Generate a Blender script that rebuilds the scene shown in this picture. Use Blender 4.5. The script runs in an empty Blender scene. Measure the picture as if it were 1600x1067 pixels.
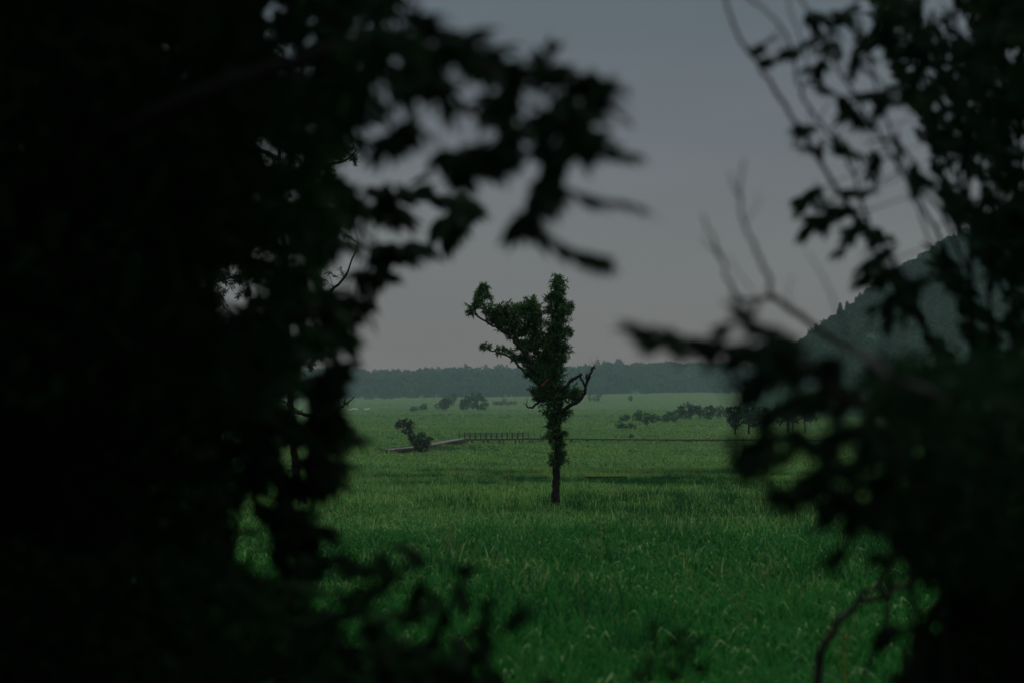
import bpy, math, random
import numpy as np
from mathutils import Vector, Matrix, Euler

# ------------------------------------------------------------------ camera, light, exposure
R = math.radians
scene = bpy.context.scene
COL = scene.collection
rng = np.random.default_rng(7)
random.seed(7)

EYE = 2.7
FPX = 85.0 / 36.0 * 1600.0            # focal length in pixels of the 1600 px photograph
TILT = math.atan((620 - 533.5) / FPX)
FOCUS = 63.0                          # distance of the lone willow

cam_d = bpy.data.cameras.new('camera')
cam = bpy.data.objects.new('camera', cam_d)
COL.objects.link(cam)
cam.location = (0, 0, EYE)
cam.rotation_euler = (math.pi / 2 + TILT, 0, 0)
cam_d.lens = 85
cam_d.sensor_width = 36
cam_d.clip_start = 0.1
cam_d.clip_end = 30000
cam_d.dof.use_dof = True
cam_d.dof.focus_distance = 88.0
cam_d.dof.aperture_fstop = 1.8
cam_d.dof.aperture_blades = 9
scene.camera = cam

SUN_EL, SUN_AZ = 58.0, 35.0            # weak sun behind cloud
world = bpy.data.worlds.new('World')
scene.world = world
world.use_nodes = True
wn, wl = world.node_tree.nodes, world.node_tree.links
wn.clear()
w_out = wn.new('ShaderNodeOutputWorld')
w_bg = wn.new('ShaderNodeBackground')
w_bg.inputs['Strength'].default_value = 0.1
sky = wn.new('ShaderNodeTexSky')
sky.sky_type = 'NISHITA'
sky.sun_disc = False
sky.sun_elevation = R(SUN_EL)
sky.sun_rotation = R(SUN_AZ)
sky.air_density = 1.5
sky.dust_density = 4.0
tc = wn.new('ShaderNodeTexCoord')
sep = wn.new('ShaderNodeSeparateXYZ')
wl.new(tc.outputs['Generated'], sep.inputs[0])
# overcast layer: pale warm grey low down, blue grey higher, brighter towards the zenith
ramp = wn.new('ShaderNodeValToRGB')
wl.new(sep.outputs['Z'], ramp.inputs['Fac'])
cr = ramp.color_ramp
cr.elements[0].position = 0.0;  cr.elements[0].color = (0.400, 0.302, 0.302, 1)
cr.elements[1].position = 1.0;  cr.elements[1].color = (1.15, 1.20, 1.24, 1)
for p, c in ((0.045, (0.358, 0.288, 0.308, 1)), (0.10, (0.256, 0.250, 0.305, 1)), (0.17, (0.183, 0.226, 0.290, 1)), (0.45, (0.60, 0.66, 0.70, 1))):
    e = cr.elements.new(p); e.color = c
mapn = wn.new('ShaderNodeMapping')
mapn.inputs['Scale'].default_value = (2.2, 2.2, 9.0)
wl.new(tc.outputs['Generated'], mapn.inputs[0])
nz = wn.new('ShaderNodeTexNoise')
nz.inputs['Scale'].default_value = 1.6
nz.inputs['Detail'].default_value = 4
nz.inputs['Roughness'].default_value = 0.5
wl.new(mapn.outputs[0], nz.inputs['Vector'])
mr = wn.new('ShaderNodeMapRange')
mr.inputs['From Min'].default_value = 0.3; mr.inputs['From Max'].default_value = 0.7
mr.inputs['To Min'].default_value = 8.7; mr.inputs['To Max'].default_value = 11.3
wl.new(nz.outputs['Fac'], mr.inputs['Value'])
vm = wn.new('ShaderNodeVectorMath'); vm.operation = 'SCALE'
wl.new(ramp.outputs['Color'], vm.inputs[0]); wl.new(mr.outputs[0], vm.inputs['Scale'])
mx = wn.new('ShaderNodeMix'); mx.data_type = 'RGBA'
mx.inputs['Factor'].default_value = 0.93
wl.new(sky.outputs['Color'], mx.inputs['A']); wl.new(vm.outputs[0], mx.inputs['B'])
wl.new(mx.outputs['Result'], w_bg.inputs['Color'])
wl.new(w_bg.outputs[0], w_out.inputs['Surface'])

sun_d = bpy.data.lights.new('sun', 'SUN')
sun_d.energy = 1.5
sun_d.angle = R(25)
sun_d.color = (1.0, 0.96, 0.90)
sun = bpy.data.objects.new('sun', sun_d)
COL.objects.link(sun)
az = R(SUN_AZ)
sdir = Vector((math.sin(az) * math.cos(R(SUN_EL)), math.cos(az) * math.cos(R(SUN_EL)), math.sin(R(SUN_EL))))
sun.rotation_euler = sdir.to_track_quat('Z', 'Y').to_euler()

vs = scene.view_settings
vs.view_transform = 'Standard'
vs.look = 'None'
vs.exposure = -1.0
vs.gamma = 1.0
vs.use_curve_mapping = False
scene.render.engine = 'CYCLES'
cy = scene.cycles
cy.use_denoising = True
cy.max_bounces = 8
cy.transparent_max_bounces = 8
cy.volume_bounces = 1
cy.sample_clamp_indirect = 3.0

# ------------------------------------------------------------------ helpers
UPV = np.array([0.0, -math.sin(TILT), math.cos(TILT)])
FWV = np.array([0.0, math.cos(TILT), math.sin(TILT)])

def at(px, py, d):
    """world point seen at pixel (px, py) of the 1600 px photograph, at depth d"""
    return np.array([0, 0, EYE]) + d * (FWV + np.array([1.0, 0, 0]) * (px - 800) / FPX + UPV * (533.5 - py) / FPX)

def V(a): return Vector((float(a[0]), float(a[1]), float(a[2])))

def vnoise(x, y, seed=0):
    x = np.asarray(x, float); y = np.asarray(y, float)
    xi = np.floor(x).astype(np.int64); yi = np.floor(y).astype(np.int64)
    xf = x - xi; yf = y - yi
    u = xf * xf * (3 - 2 * xf); v = yf * yf * (3 - 2 * yf)
    def h(a, b):
        n = (a * 374761393 + b * 668265263 + seed * 1442695041) & 0x7fffffff
        n = ((n ^ (n >> 13)) * 1274126177) & 0x7fffffff
        return ((n ^ (n >> 16)) & 0xffff) / 65535.0
    return ((h(xi, yi) * (1 - u) + h(xi + 1, yi) * u) * (1 - v) + (h(xi, yi + 1) * (1 - u) + h(xi + 1, yi + 1) * u) * v) * 2 - 1

PROF_D = np.array([-80, 0, 6, 10, 14, 20, 28, 45, 63, 90, 120, 160, 200, 250, 300, 350, 400, 550, 800, 1500, 1900, 2300, 2600, 3200, 9000.])
PROF_Z = np.array([1.2, 1.05, 1.0, 0.75, 0.45, 0.12, -0.05, -0.10, -0.25, -0.95, -1.70, -2.55, -3.25, -3.88, -4.40, -4.82, -5.02, -5.45, -5.5, -5.2, -3.6, -0.9, 1.2, 4.0, 6.0])

def ground_z(x, y):
    x = np.asarray(x, float); y = np.asarray(y, float)
    z = np.interp(y, PROF_D, PROF_Z)
    far = np.clip((y - 60) / 300, 0, 1)
    z = z + 0.05 * vnoise(x / 3.1, y / 3.1, 1) + 0.14 * vnoise(x / 11, y / 11, 2) * np.clip(y / 60, 0, 1)
    z = z + far * (0.20 * vnoise(x / 26, y / 30, 3) + 0.25 * vnoise(x / 90, y / 110, 4))
    # low bank in front of the boardwalk, left of the bridge
    z = z + 0.7 * np.exp(-(((x + 9.0) / 5.5) ** 2 + ((y - 338) / 13.0) ** 2))
    z = z - 0.25 * np.exp(-(((x + 1.5) / 4.0) ** 2 + ((y - 392) / 16.0) ** 2))
    # ground swelling on the far right of the plain
    z = z + 7.5 * np.exp(-(((x - 190) / 190.0) ** 2 + ((y - 2350) / 350.0) ** 2))
    return z

def gz(x, y): return float(ground_z(x, y))

def mesh_np(name, verts, faces_list, mats, smooth=False):
    """faces_list: list of (M,k) integer arrays"""
    me = bpy.data.meshes.new(name)
    verts = np.ascontiguousarray(verts, dtype=np.float32)
    me.vertices.add(len(verts))
    me.vertices.foreach_set('co', verts.ravel())
    loops = np.concatenate([f.ravel() for f in faces_list]).astype(np.int32)
    tot = np.concatenate([np.full(len(f), f.shape[1]) for f in faces_list]).astype(np.int32)
    start = np.concatenate([[0], np.cumsum(tot)[:-1]]).astype(np.int32)
    me.loops.add(len(loops)); me.loops.foreach_set('vertex_index', loops)
    me.polygons.add(len(tot)); me.polygons.foreach_set('loop_start', start)
    if smooth:
        me.polygons.foreach_set('use_smooth', np.ones(len(tot), dtype=bool))
    me.update(calc_edges=True)
    for m in (mats if isinstance(mats, (list, tuple)) else [mats]):
        me.materials.append(m)
    return me

def obj(name, me, parent=None, loc=None, **tags):
    o = bpy.data.objects.new(name, me)
    COL.objects.link(o)
    if loc is not None: o.location = V(loc)
    if parent is not None: o.parent = parent
    for k, v in tags.items(): o[k] = v
    return o

def thing(name, label, cat, loc, group=None):
    o = bpy.data.objects.new(name, None)
    COL.objects.link(o)
    o.empty_display_size = 0.2
    o.location = V(loc); o['label'] = label; o['category'] = cat
    if group: o['group'] = group
    return o

def spline(pts, n=6):
    """Catmull-Rom through an (N,k) array"""
    p = np.asarray(pts, float)
    if len(p) < 3:
        t = np.linspace(0, 1, n + 1)[:, None]
        return p[0] * (1 - t) + p[-1] * t
    q = np.vstack([2 * p[0] - p[1], p, 2 * p[-1] - p[-2]])
    out = []
    for i in range(1, len(q) - 2):
        for k in range(n):
            t = k / n
            out.append(0.5 * (2 * q[i] + (q[i + 1] - q[i - 1]) * t + (2 * q[i - 1] - 5 * q[i] + 4 * q[i + 1] - q[i + 2]) * t * t
                              + (-q[i - 1] + 3 * q[i] - 3 * q[i + 1] + q[i + 2]) * t ** 3))
    out.append(q[-2])
    return np.array(out)

class Tubes:
    def __init__(self): self.v = []; self.f = []; self.n = 0
    def add(self, pts, rad, sides=8, rough=0.0):
        """pts (N,3), rad (N,): a tapered limb with rounded uneven girth"""
        p = np.asarray(pts, float); r = np.asarray(rad, float)
        if np.ndim(r) == 0: r = np.full(len(p), float(r))
        t = np.gradient(p, axis=0); t /= (np.linalg.norm(t, axis=1, keepdims=True) + 1e-9)
        ref = np.array([0.0, 1.0, 0.0]) if abs(t[0][1]) < 0.9 else np.array([1.0, 0, 0])
        a = np.cross(t, ref); a /= (np.linalg.norm(a, axis=1, keepdims=True) + 1e-9)
        b = np.cross(t, a)
        th = np.arange(sides) / sides * 2 * np.pi
        rr = r[:, None] * (1 + rough * rng.uniform(-1, 1, (len(p), sides)))
        ring = p[:, None, :] + rr[:, :, None] * (np.cos(th)[None, :, None] * a[:, None, :] + np.sin(th)[None, :, None] * b[:, None, :])
        n0 = self.n
        self.v.append(ring.reshape(-1, 3)); self.v.append(p[-1:] + t[-1:] * r[-1]); self.v.append(p[:1])
        N = len(p)
        i = np.arange(N - 1)[:, None] * sides; j = np.arange(sides)[None, :]; j2 = (j + 1) % sides
        q = np.stack([i + j, i + j2, i + sides + j2, i + sides + j], -1).reshape(-1, 4) + n0
        self.f.append(np.stack([q[:, 0], q[:, 1], q[:, 2]], 1)); self.f.append(np.stack([q[:, 0], q[:, 2], q[:, 3]], 1))
        tip = n0 + N * sides
        jj = np.arange(sides); jn = (jj + 1) % sides
        self.f.append(np.stack([n0 + (N - 1) * sides + jj, n0 + (N - 1) * sides + jn, np.full(sides, tip)], 1))
        self.f.append(np.stack([n0 + jn, n0 + jj, np.full(sides, tip + 1)], 1))
        self.n += N * sides + 2
    def mesh(self, name, mat, origin=(0, 0, 0)):
        return mesh_np(name, np.concatenate(self.v) - np.asarray(origin), [np.concatenate(self.f)], mat, smooth=True)

def unit(a): return a / (np.linalg.norm(a, axis=-1, keepdims=True) + 1e-9)

def leaf_template(widths, fold=0.25, curl=0.18, stem=0.0):
    """leaf along +x of length 1, unit half width in y; midrib folded and tip curling down"""
    k = len(widths)
    xs = np.linspace(0, 1, k + 2)
    v = []; mid = []; lf = []; rt = []
    for i, x in enumerate(xs):
        mid.append(len(v)); v.append((x, 0, -curl * x * x))
        if 0 < i < k + 1:
            w = widths[i - 1]
            lf.append(len(v)); v.append((x, w, -curl * x * x + fold * w))
            rt.append(len(v)); v.append((x, -w, -curl * x * x + fold * w))
    tri = []
    tri += [(mid[0], rt[0], mid[1]), (mid[0], mid[1], lf[0])]
    for i in range(k - 1):
        tri += [(mid[i + 1], rt[i], rt[i + 1]), (mid[i + 1], rt[i + 1], mid[i + 2]),
                (mid[i + 1], mid[i + 2], lf[i + 1]), (mid[i + 1], lf[i + 1], lf[i])]
    tri += [(mid[k], rt[k - 1], mid[k + 1]), (mid[k], mid[k + 1], lf[k - 1])]
    return np.array(v, float), np.array(tri, int)

LEAF_OVAL = leaf_template([0.14, 0.18, 0.15, 0.07])
LEAF_WILLOW = leaf_template([0.085, 0.06], fold=0.15, curl=0.25)
LEAF_CARD = leaf_template([0.42], fold=0.3, curl=0.2)
LEAF_FINE = leaf_template([0.17], fold=0.3, curl=0.25)

def frames(d, up):
    x = unit(d)
    y = unit(np.cross(up, x))
    z = np.cross(x, y)
    return x, y, z

def leaves_mesh(name, tmpl, pos, d, up, length, mat, origin=(0, 0, 0), wscale=1.0):
    tv, tf = tmpl
    x, y, z = frames(d, up)
    L = np.asarray(length)[:, None, None]
    P = (tv[None, :, 0:1] * x[:, None, :] + wscale * tv[None, :, 1:2] * y[:, None, :] + tv[None, :, 2:3] * z[:, None, :]) * L + pos[:, None, :]
    n, k = P.shape[:2]
    F = tf[None] + (np.arange(n) * k)[:, None, None]
    return mesh_np(name, P.reshape(-1, 3) - np.asarray(origin), [F.reshape(-1, 3)], mat, smooth=False)

def rdir(n, flat=1.0):
    a = rng.normal(size=(n, 3)); a[:, 2] *= flat
    return unit(a)

def in_poly(px, py, poly):
    poly = np.asarray(poly, float); c = np.zeros(len(px), bool)
    j = len(poly) - 1
    for i in range(len(poly)):
        xi, yi = poly[i]; xj, yj = poly[j]
        hit = ((yi > py) != (yj > py)) & (px < (xj - xi) * (py - yi) / (yj - yi + 1e-12) + xi)
        c ^= hit; j = i
    return c

# ------------------------------------------------------------------ materials
def new_mat(name):
    m = bpy.data.materials.new(name); m.use_nodes = True
    nt = m.node_tree; nt.nodes.clear()
    out = nt.nodes.new('ShaderNodeOutputMaterial')
    return m, nt, out

def foliage_mat(name, cols, rough=0.55, trans=0.35, tcol=None, world_var=None, spec=0.3, tval=1.3):
    """cols: three colours picked per leaf; leaf blades let some light through"""
    m, nt, out = new_mat(name)
    N, L = nt.nodes, nt.links
    geo = N.new('ShaderNodeNewGeometry')
    rp = N.new('ShaderNodeValToRGB')
    rp.color_ramp.elements[0].color = (*cols[0], 1); rp.color_ramp.elements[1].color = (*cols[-1], 1)
    for i, c in enumerate(cols[1:-1]):
        e = rp.color_ramp.elements.new((i + 1) / (len(cols) - 1)); e.color = (*c, 1)
    L.new(geo.outputs['Random Per Island'], rp.inputs['Fac'])
    colout = rp.outputs['Color']
    if world_var:
        for sc, detail, c, lo, hi in world_var:
            nzz = N.new('ShaderNodeTexNoise'); nzz.inputs['Scale'].default_value = sc; nzz.inputs['Detail'].default_value = detail
            L.new(geo.outputs['Position'], nzz.inputs['Vector'])
            mr = N.new('ShaderNodeMapRange'); mr.inputs['From Min'].default_value = lo; mr.inputs['From Max'].default_value = hi
            L.new(nzz.outputs['Fac'], mr.inputs['Value'])
            mx = N.new('ShaderNodeMix'); mx.data_type = 'RGBA'; mx.blend_type = 'MULTIPLY'
            L.new(mr.outputs[0], mx.inputs['Factor']); L.new(colout, mx.inputs['A']); mx.inputs['B'].default_value = (*c, 1)
            colout = mx.outputs['Result']
    bs = N.new('ShaderNodeBsdfPrincipled'); bs.inputs['Roughness'].default_value = rough
    bs.inputs['Specular IOR Level'].default_value = spec
    L.new(colout, bs.inputs['Base Color'])
    tr = N.new('ShaderNodeBsdfTranslucent')
    hsv = N.new('ShaderNodeHueSaturation'); hsv.inputs['Saturation'].default_value = 1.15; hsv.inputs['Value'].default_value = tval
    L.new(colout, hsv.inputs['Color']); L.new(hsv.outputs[0], tr.inputs['Color'])
    ms = N.new('ShaderNodeMixShader'); ms.inputs[0].default_value = trans
    L.new(bs.outputs[0], ms.inputs[1]); L.new(tr.outputs[0], ms.inputs[2]); L.new(ms.outputs[0], out.inputs['Surface'])
    return m

def forest_mat(name, cols):
    m, nt, out = new_mat(name)
    N, L = nt.nodes, nt.links
    oi = N.new('ShaderNodeObjectInfo'); geo = N.new('ShaderNodeNewGeometry')
    n = N.new('ShaderNodeTexNoise'); n.inputs['Scale'].default_value = 0.014; n.inputs['Detail'].default_value = 3
    L.new(geo.outputs['Position'], n.inputs['Vector'])
    ad = N.new('ShaderNodeMath'); ad.operation = 'MULTIPLY_ADD'; ad.inputs[1].default_value = 0.65; L.new(oi.outputs['Random'], ad.inputs[0])
    mr = N.new('ShaderNodeMapRange'); mr.inputs['From Min'].default_value = .35; mr.inputs['From Max'].default_value = .65; mr.inputs['To Max'].default_value = .35
    L.new(n.outputs['Fac'], mr.inputs['Value']); L.new(mr.outputs[0], ad.inputs[2])
    rp = N.new('ShaderNodeValToRGB'); rp.color_ramp.elements[0].color = (*cols[0], 1); rp.color_ramp.elements[1].color = (*cols[2], 1)
    e = rp.color_ramp.elements.new(.5); e.color = (*cols[1], 1)
    L.new(ad.outputs[0], rp.inputs['Fac'])
    bs = N.new('ShaderNodeBsdfPrincipled'); bs.inputs['Roughness'].default_value = .85; bs.inputs['Specular IOR Level'].default_value = .1
    L.new(rp.outputs[0], bs.inputs['Base Color']); L.new(bs.outputs[0], out.inputs['Surface'])
    return m

def bark_mat(name, c0, c1, scale=18, rough=0.9):
    m, nt, out = new_mat(name)
    N, L = nt.nodes, nt.links
    geo = N.new('ShaderNodeNewGeometry')
    mp = N.new('ShaderNodeMapping'); mp.inputs['Scale'].default_value = (1, 1, 0.25)
    L.new(geo.outputs['Position'], mp.inputs[0])
    n = N.new('ShaderNodeTexNoise'); n.inputs['Scale'].default_value = scale; n.inputs['Detail'].default_value = 6
    L.new(mp.outputs[0], n.inputs['Vector'])
    rp = N.new('ShaderNodeValToRGB')
    rp.color_ramp.elements[0].position = 0.35; rp.color_ramp.elements[0].color = (*c0, 1)
    rp.color_ramp.elements[1].position = 0.7; rp.color_ramp.elements[1].color = (*c1, 1)
    L.new(n.outputs['Fac'], rp.inputs['Fac'])
    bs = N.new('ShaderNodeBsdfPrincipled'); bs.inputs['Roughness'].default_value = rough; bs.inputs['Specular IOR Level'].default_value = 0.2
    L.new(rp.outputs[0], bs.inputs['Base Color'])
    bp = N.new('ShaderNodeBump'); bp.inputs['Strength'].default_value = 0.7; bp.inputs['Distance'].default_value = 0.02
    L.new(n.outputs['Fac'], bp.inputs['Height']); L.new(bp.outputs[0], bs.inputs['Normal'])
    L.new(bs.outputs[0], out.inputs['Surface'])
    return m

# patches of the meadow: the same world-space patches for ground and blades
PATCH = [(0.035, 3, (0.74, 0.86, 0.98), 0.50, 0.70),      # bluer, darker sedge
         (0.011, 2, (1.14, 1.03, 0.86), 0.48, 0.66),      # yellower grass
         (0.16, 4, (0.60, 0.68, 0.72), 0.52, 0.70),
         (0.7, 3, (0.72, 0.78, 0.80), 0.50, 0.72)]
M_GRASS = foliage_mat('grass_blades', [(0.003, 0.045, 0.008), (0.008, 0.085, 0.016), (0.024, 0.150, 0.030), (0.065, 0.205, 0.052), (0.33, 0.48, 0.22)], 0.7, 0.42, world_var=PATCH, spec=0.03)  # palest stop paints highlights on some blades; wide stops stand in for lighting contrast
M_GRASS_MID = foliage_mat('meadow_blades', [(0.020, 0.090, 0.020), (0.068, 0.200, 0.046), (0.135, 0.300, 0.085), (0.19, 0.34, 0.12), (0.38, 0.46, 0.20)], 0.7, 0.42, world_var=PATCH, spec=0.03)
M_SEDGE = foliage_mat('dark_sedge', [(0.008, 0.055, 0.018), (0.014, 0.080, 0.026), (0.022, 0.10, 0.03)], 0.7, 0.35, spec=0.05)
M_STRAW = foliage_mat('straw', [(0.06, 0.11, 0.03), (0.19, 0.24, 0.09), (0.03, 0.05, 0.02)], 0.8, 0.2, spec=0.05)
M_FLOWER = foliage_mat('yellow_flowers', [(0.03, 0.06, 0.015), (0.08, 0.12, 0.02), (0.30, 0.28, 0.04)], 0.8, 0.2, spec=0.05)
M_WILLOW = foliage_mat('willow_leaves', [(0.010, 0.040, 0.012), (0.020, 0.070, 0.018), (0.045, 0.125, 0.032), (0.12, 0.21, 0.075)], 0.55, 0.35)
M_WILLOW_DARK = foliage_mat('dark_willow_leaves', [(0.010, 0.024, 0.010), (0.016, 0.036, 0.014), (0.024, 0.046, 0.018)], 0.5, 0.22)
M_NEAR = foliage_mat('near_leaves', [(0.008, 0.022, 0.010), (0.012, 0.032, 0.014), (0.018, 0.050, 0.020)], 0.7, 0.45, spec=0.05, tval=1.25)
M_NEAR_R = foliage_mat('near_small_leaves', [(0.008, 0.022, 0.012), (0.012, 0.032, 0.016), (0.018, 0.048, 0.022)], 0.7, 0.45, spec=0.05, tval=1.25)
M_TREE = foliage_mat('tree_leaves', [(0.010, 0.042, 0.018), (0.022, 0.072, 0.030), (0.045, 0.105, 0.042)], 0.7, 0.2, spec=0.1)
M_SCRUB = foliage_mat('scrub_leaves', [(0.028, 0.062, 0.026), (0.045, 0.090, 0.038), (0.065, 0.115, 0.05)], 0.7, 0.2, spec=0.1)
M_HUMMOCK = foliage_mat('hummock_leaves', [(0.03, 0.10, 0.03), (0.05, 0.13, 0.04), (0.07, 0.15, 0.05)], 0.7, 0.2)
M_RUST = foliage_mat('rust_scrub', [(0.070, 0.052, 0.034), (0.085, 0.060, 0.040)], 0.8, 0.1)
M_FOREST = forest_mat('forest_leaves', [(0.002, 0.020, 0.014), (0.010, 0.060, 0.030), (0.050, 0.125, 0.050)])
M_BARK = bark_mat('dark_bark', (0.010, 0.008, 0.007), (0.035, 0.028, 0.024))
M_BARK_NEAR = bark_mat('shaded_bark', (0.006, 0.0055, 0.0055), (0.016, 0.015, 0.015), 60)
M_DEADWOOD = bark_mat('weathered_deadwood', (0.030, 0.027, 0.028), (0.085, 0.078, 0.078), 40)
M_GREYTWIG = bark_mat('grey_twig', (0.035, 0.035, 0.035), (0.07, 0.07, 0.07), 60)
M_BROKEN = bark_mat('torn_wood', (0.16, 0.07, 0.025), (0.28, 0.13, 0.05), 30)
M_DECK = bark_mat('pale_boards', (0.16, 0.145, 0.14), (0.30, 0.275, 0.265), 3)
M_RAIL = bark_mat('dark_timber', (0.045, 0.040, 0.036), (0.10, 0.085, 0.075), 6)
M_OLDPLANK = bark_mat('wet_plank', (0.012, 0.010, 0.010), (0.04, 0.032, 0.03), 12)
M_BALE = bark_mat('white_wrap', (0.62, 0.60, 0.58), (0.78, 0.76, 0.74), 2, 0.5)

def ground_mat():
    m, nt, out = new_mat('meadow_ground')
    N, L = nt.nodes, nt.links
    geo = N.new('ShaderNodeNewGeometry')
    n0 = N.new('ShaderNodeTexNoise'); n0.inputs['Scale'].default_value = 1.3; n0.inputs['Detail'].default_value = 8; n0.inputs['Roughness'].default_value = 0.7
    L.new(geo.outputs['Position'], n0.inputs['Vector'])
    rp = N.new('ShaderNodeValToRGB')
    rp.color_ramp.elements[0].position = 0.33; rp.color_ramp.elements[0].color = (0.050, 0.110, 0.028, 1)
    rp.color_ramp.elements[1].position = 0.68; rp.color_ramp.elements[1].color = (0.130, 0.200, 0.066, 1)
    L.new(n0.outputs['Fac'], rp.inputs['Fac'])
    c = rp.outputs[0]
    for sc, det, col, lo, hi in PATCH:
        n = N.new('ShaderNodeTexNoise'); n.inputs['Scale'].default_value = sc; n.inputs['Detail'].default_value = det
        L.new(geo.outputs['Position'], n.inputs['Vector'])
        mr = N.new('ShaderNodeMapRange'); mr.inputs['From Min'].default_value = lo; mr.inputs['From Max'].default_value = hi
        L.new(n.outputs['Fac'], mr.inputs['Value'])
        mx = N.new('ShaderNodeMix'); mx.data_type = 'RGBA'; mx.blend_type = 'MULTIPLY'
        L.new(mr.outputs[0], mx.inputs['Factor']); L.new(c, mx.inputs['A']); mx.inputs['B'].default_value = (*col, 1)
        c = mx.outputs['Result']
    bs = N.new('ShaderNodeBsdfPrincipled'); bs.inputs['Roughness'].default_value = 0.9; bs.inputs['Specular IOR Level'].default_value = 0.1
    L.new(c, bs.inputs['Base Color'])
    bp = N.new('ShaderNodeBump'); bp.inputs['Strength'].default_value = 0.8; bp.inputs['Distance'].default_value = 0.4
    L.new(n0.outputs['Fac'], bp.inputs['Height']); L.new(bp.outputs[0], bs.inputs['Normal'])
    L.new(bs.outputs[0], out.inputs['Surface'])
    return m
M_GROUND = ground_mat()

# ------------------------------------------------------------------ the ground, one sheet to the horizon
def grid_mesh(name, X, Y, Z, mat):
    r, c = X.shape
    v = np.stack([X, Y, Z], -1).reshape(-1, 3)
    i = np.arange(r - 1)[:, None] * c; j = np.arange(c - 1)[None, :]
    q = np.stack([i + j, i + j + 1, i + c + j + 1, i + c + j], -1).reshape(-1, 4)
    return mesh_np(name, v, [q], mat, smooth=True)

ys = np.concatenate([np.linspace(-80, 12, 30)[:-1], np.geomspace(12, 9000, 420)])
s = np.linspace(-1, 1, 241); s = np.sign(s) * (0.45 * np.abs(s) + 0.55 * np.abs(s) ** 4)
wid = 60 + 0.75 * np.maximum(ys, 0)
X = s[None, :] * wid[:, None]; Y = np.repeat(ys[:, None], len(s), 1)
obj('ground', grid_mesh('ground', X, Y, ground_z(X, Y), M_GROUND), kind='structure', label='green meadow plain reaching to the wooded hills')

# ------------------------------------------------------------------ hills
def left_crest(px):
    return np.interp(px, [-400, 300, 540, 600, 660, 720, 760, 800, 860, 920, 1000, 1060, 1120, 1300, 1900],
                     [596, 590, 588, 590, 588, 585, 587, 588, 586, 582, 578, 577, 580, 585, 590])
RD0, RD1 = 2640.0, 3150.0
xs = np.linspace(-1500, 1300, 160)
dd = np.linspace(RD0, RD1 + 500, 36)
Xr, Yr = np.meshgrid(xs, dd)
def ridge_z(x, y):
    px = 800 + x / y * FPX
    top = EYE + (612 - left_crest(px)) / FPX * RD1
    t = np.clip((y - RD0) / (RD1 - RD0), 0, 1.9)
    base = ground_z(x, RD0) - 1.5
    prof = np.where(t < 1, np.sin(np.clip(t, 0, 1) * np.pi / 2) ** 0.8, 1 - 0.8 * (t - 1))
    return base + (top - base) * prof + 2.5 * vnoise(x / 60, y / 60, 9) + 1.5 * vnoise(x / 18, y / 30, 10)
obj('wooded_ridge', grid_mesh('wooded_ridge', Xr, Yr, ridge_z(Xr, Yr), M_FOREST), kind='structure', label='long low ridge covered in forest behind the plain')

HS = 0.50                              # the hill stands nearer than the ridge
CX, CY = 590.0 * HS, 2260.0 * HS
def cone_z(x, y):
    r = np.hypot(x - CX, (y - CY) * 0.92) / HS
    h = np.interp(r, [0, 60, 116, 174, 233, 273, 308, 323, 349, 372, 395, 430, 520], [222, 206, 178, 146, 108, 81, 56, 45, 21, -2, -12, -22, -30]) * HS
    return h - 4.6 * np.clip((r - 330) / 140, 0, 1) + 1.6 * vnoise(x / 30, y / 30, 11) * (r < 470) + 1.0 * vnoise(x / 10, y / 10, 12) * (r < 470)
aa = np.linspace(-530, 560, 150) * HS
Xc, Yc = np.meshgrid(CX + aa, CY + np.linspace(-560, 300, 120) * HS)
obj('hill', grid_mesh('hill', Xc, Yc, cone_z(Xc, Yc), M_FOREST), kind='structure', label='steep wooded hill rising on the right')

# ------------------------------------------------------------------ instanced stuff
def proto_collection(name, meshes):
    c = bpy.data.collections.new(name)
    for i, me in enumerate(meshes):
        o = bpy.data.objects.new('%s_piece_%02d' % (name, i), me)
        c.objects.link(o)
    return c

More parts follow.
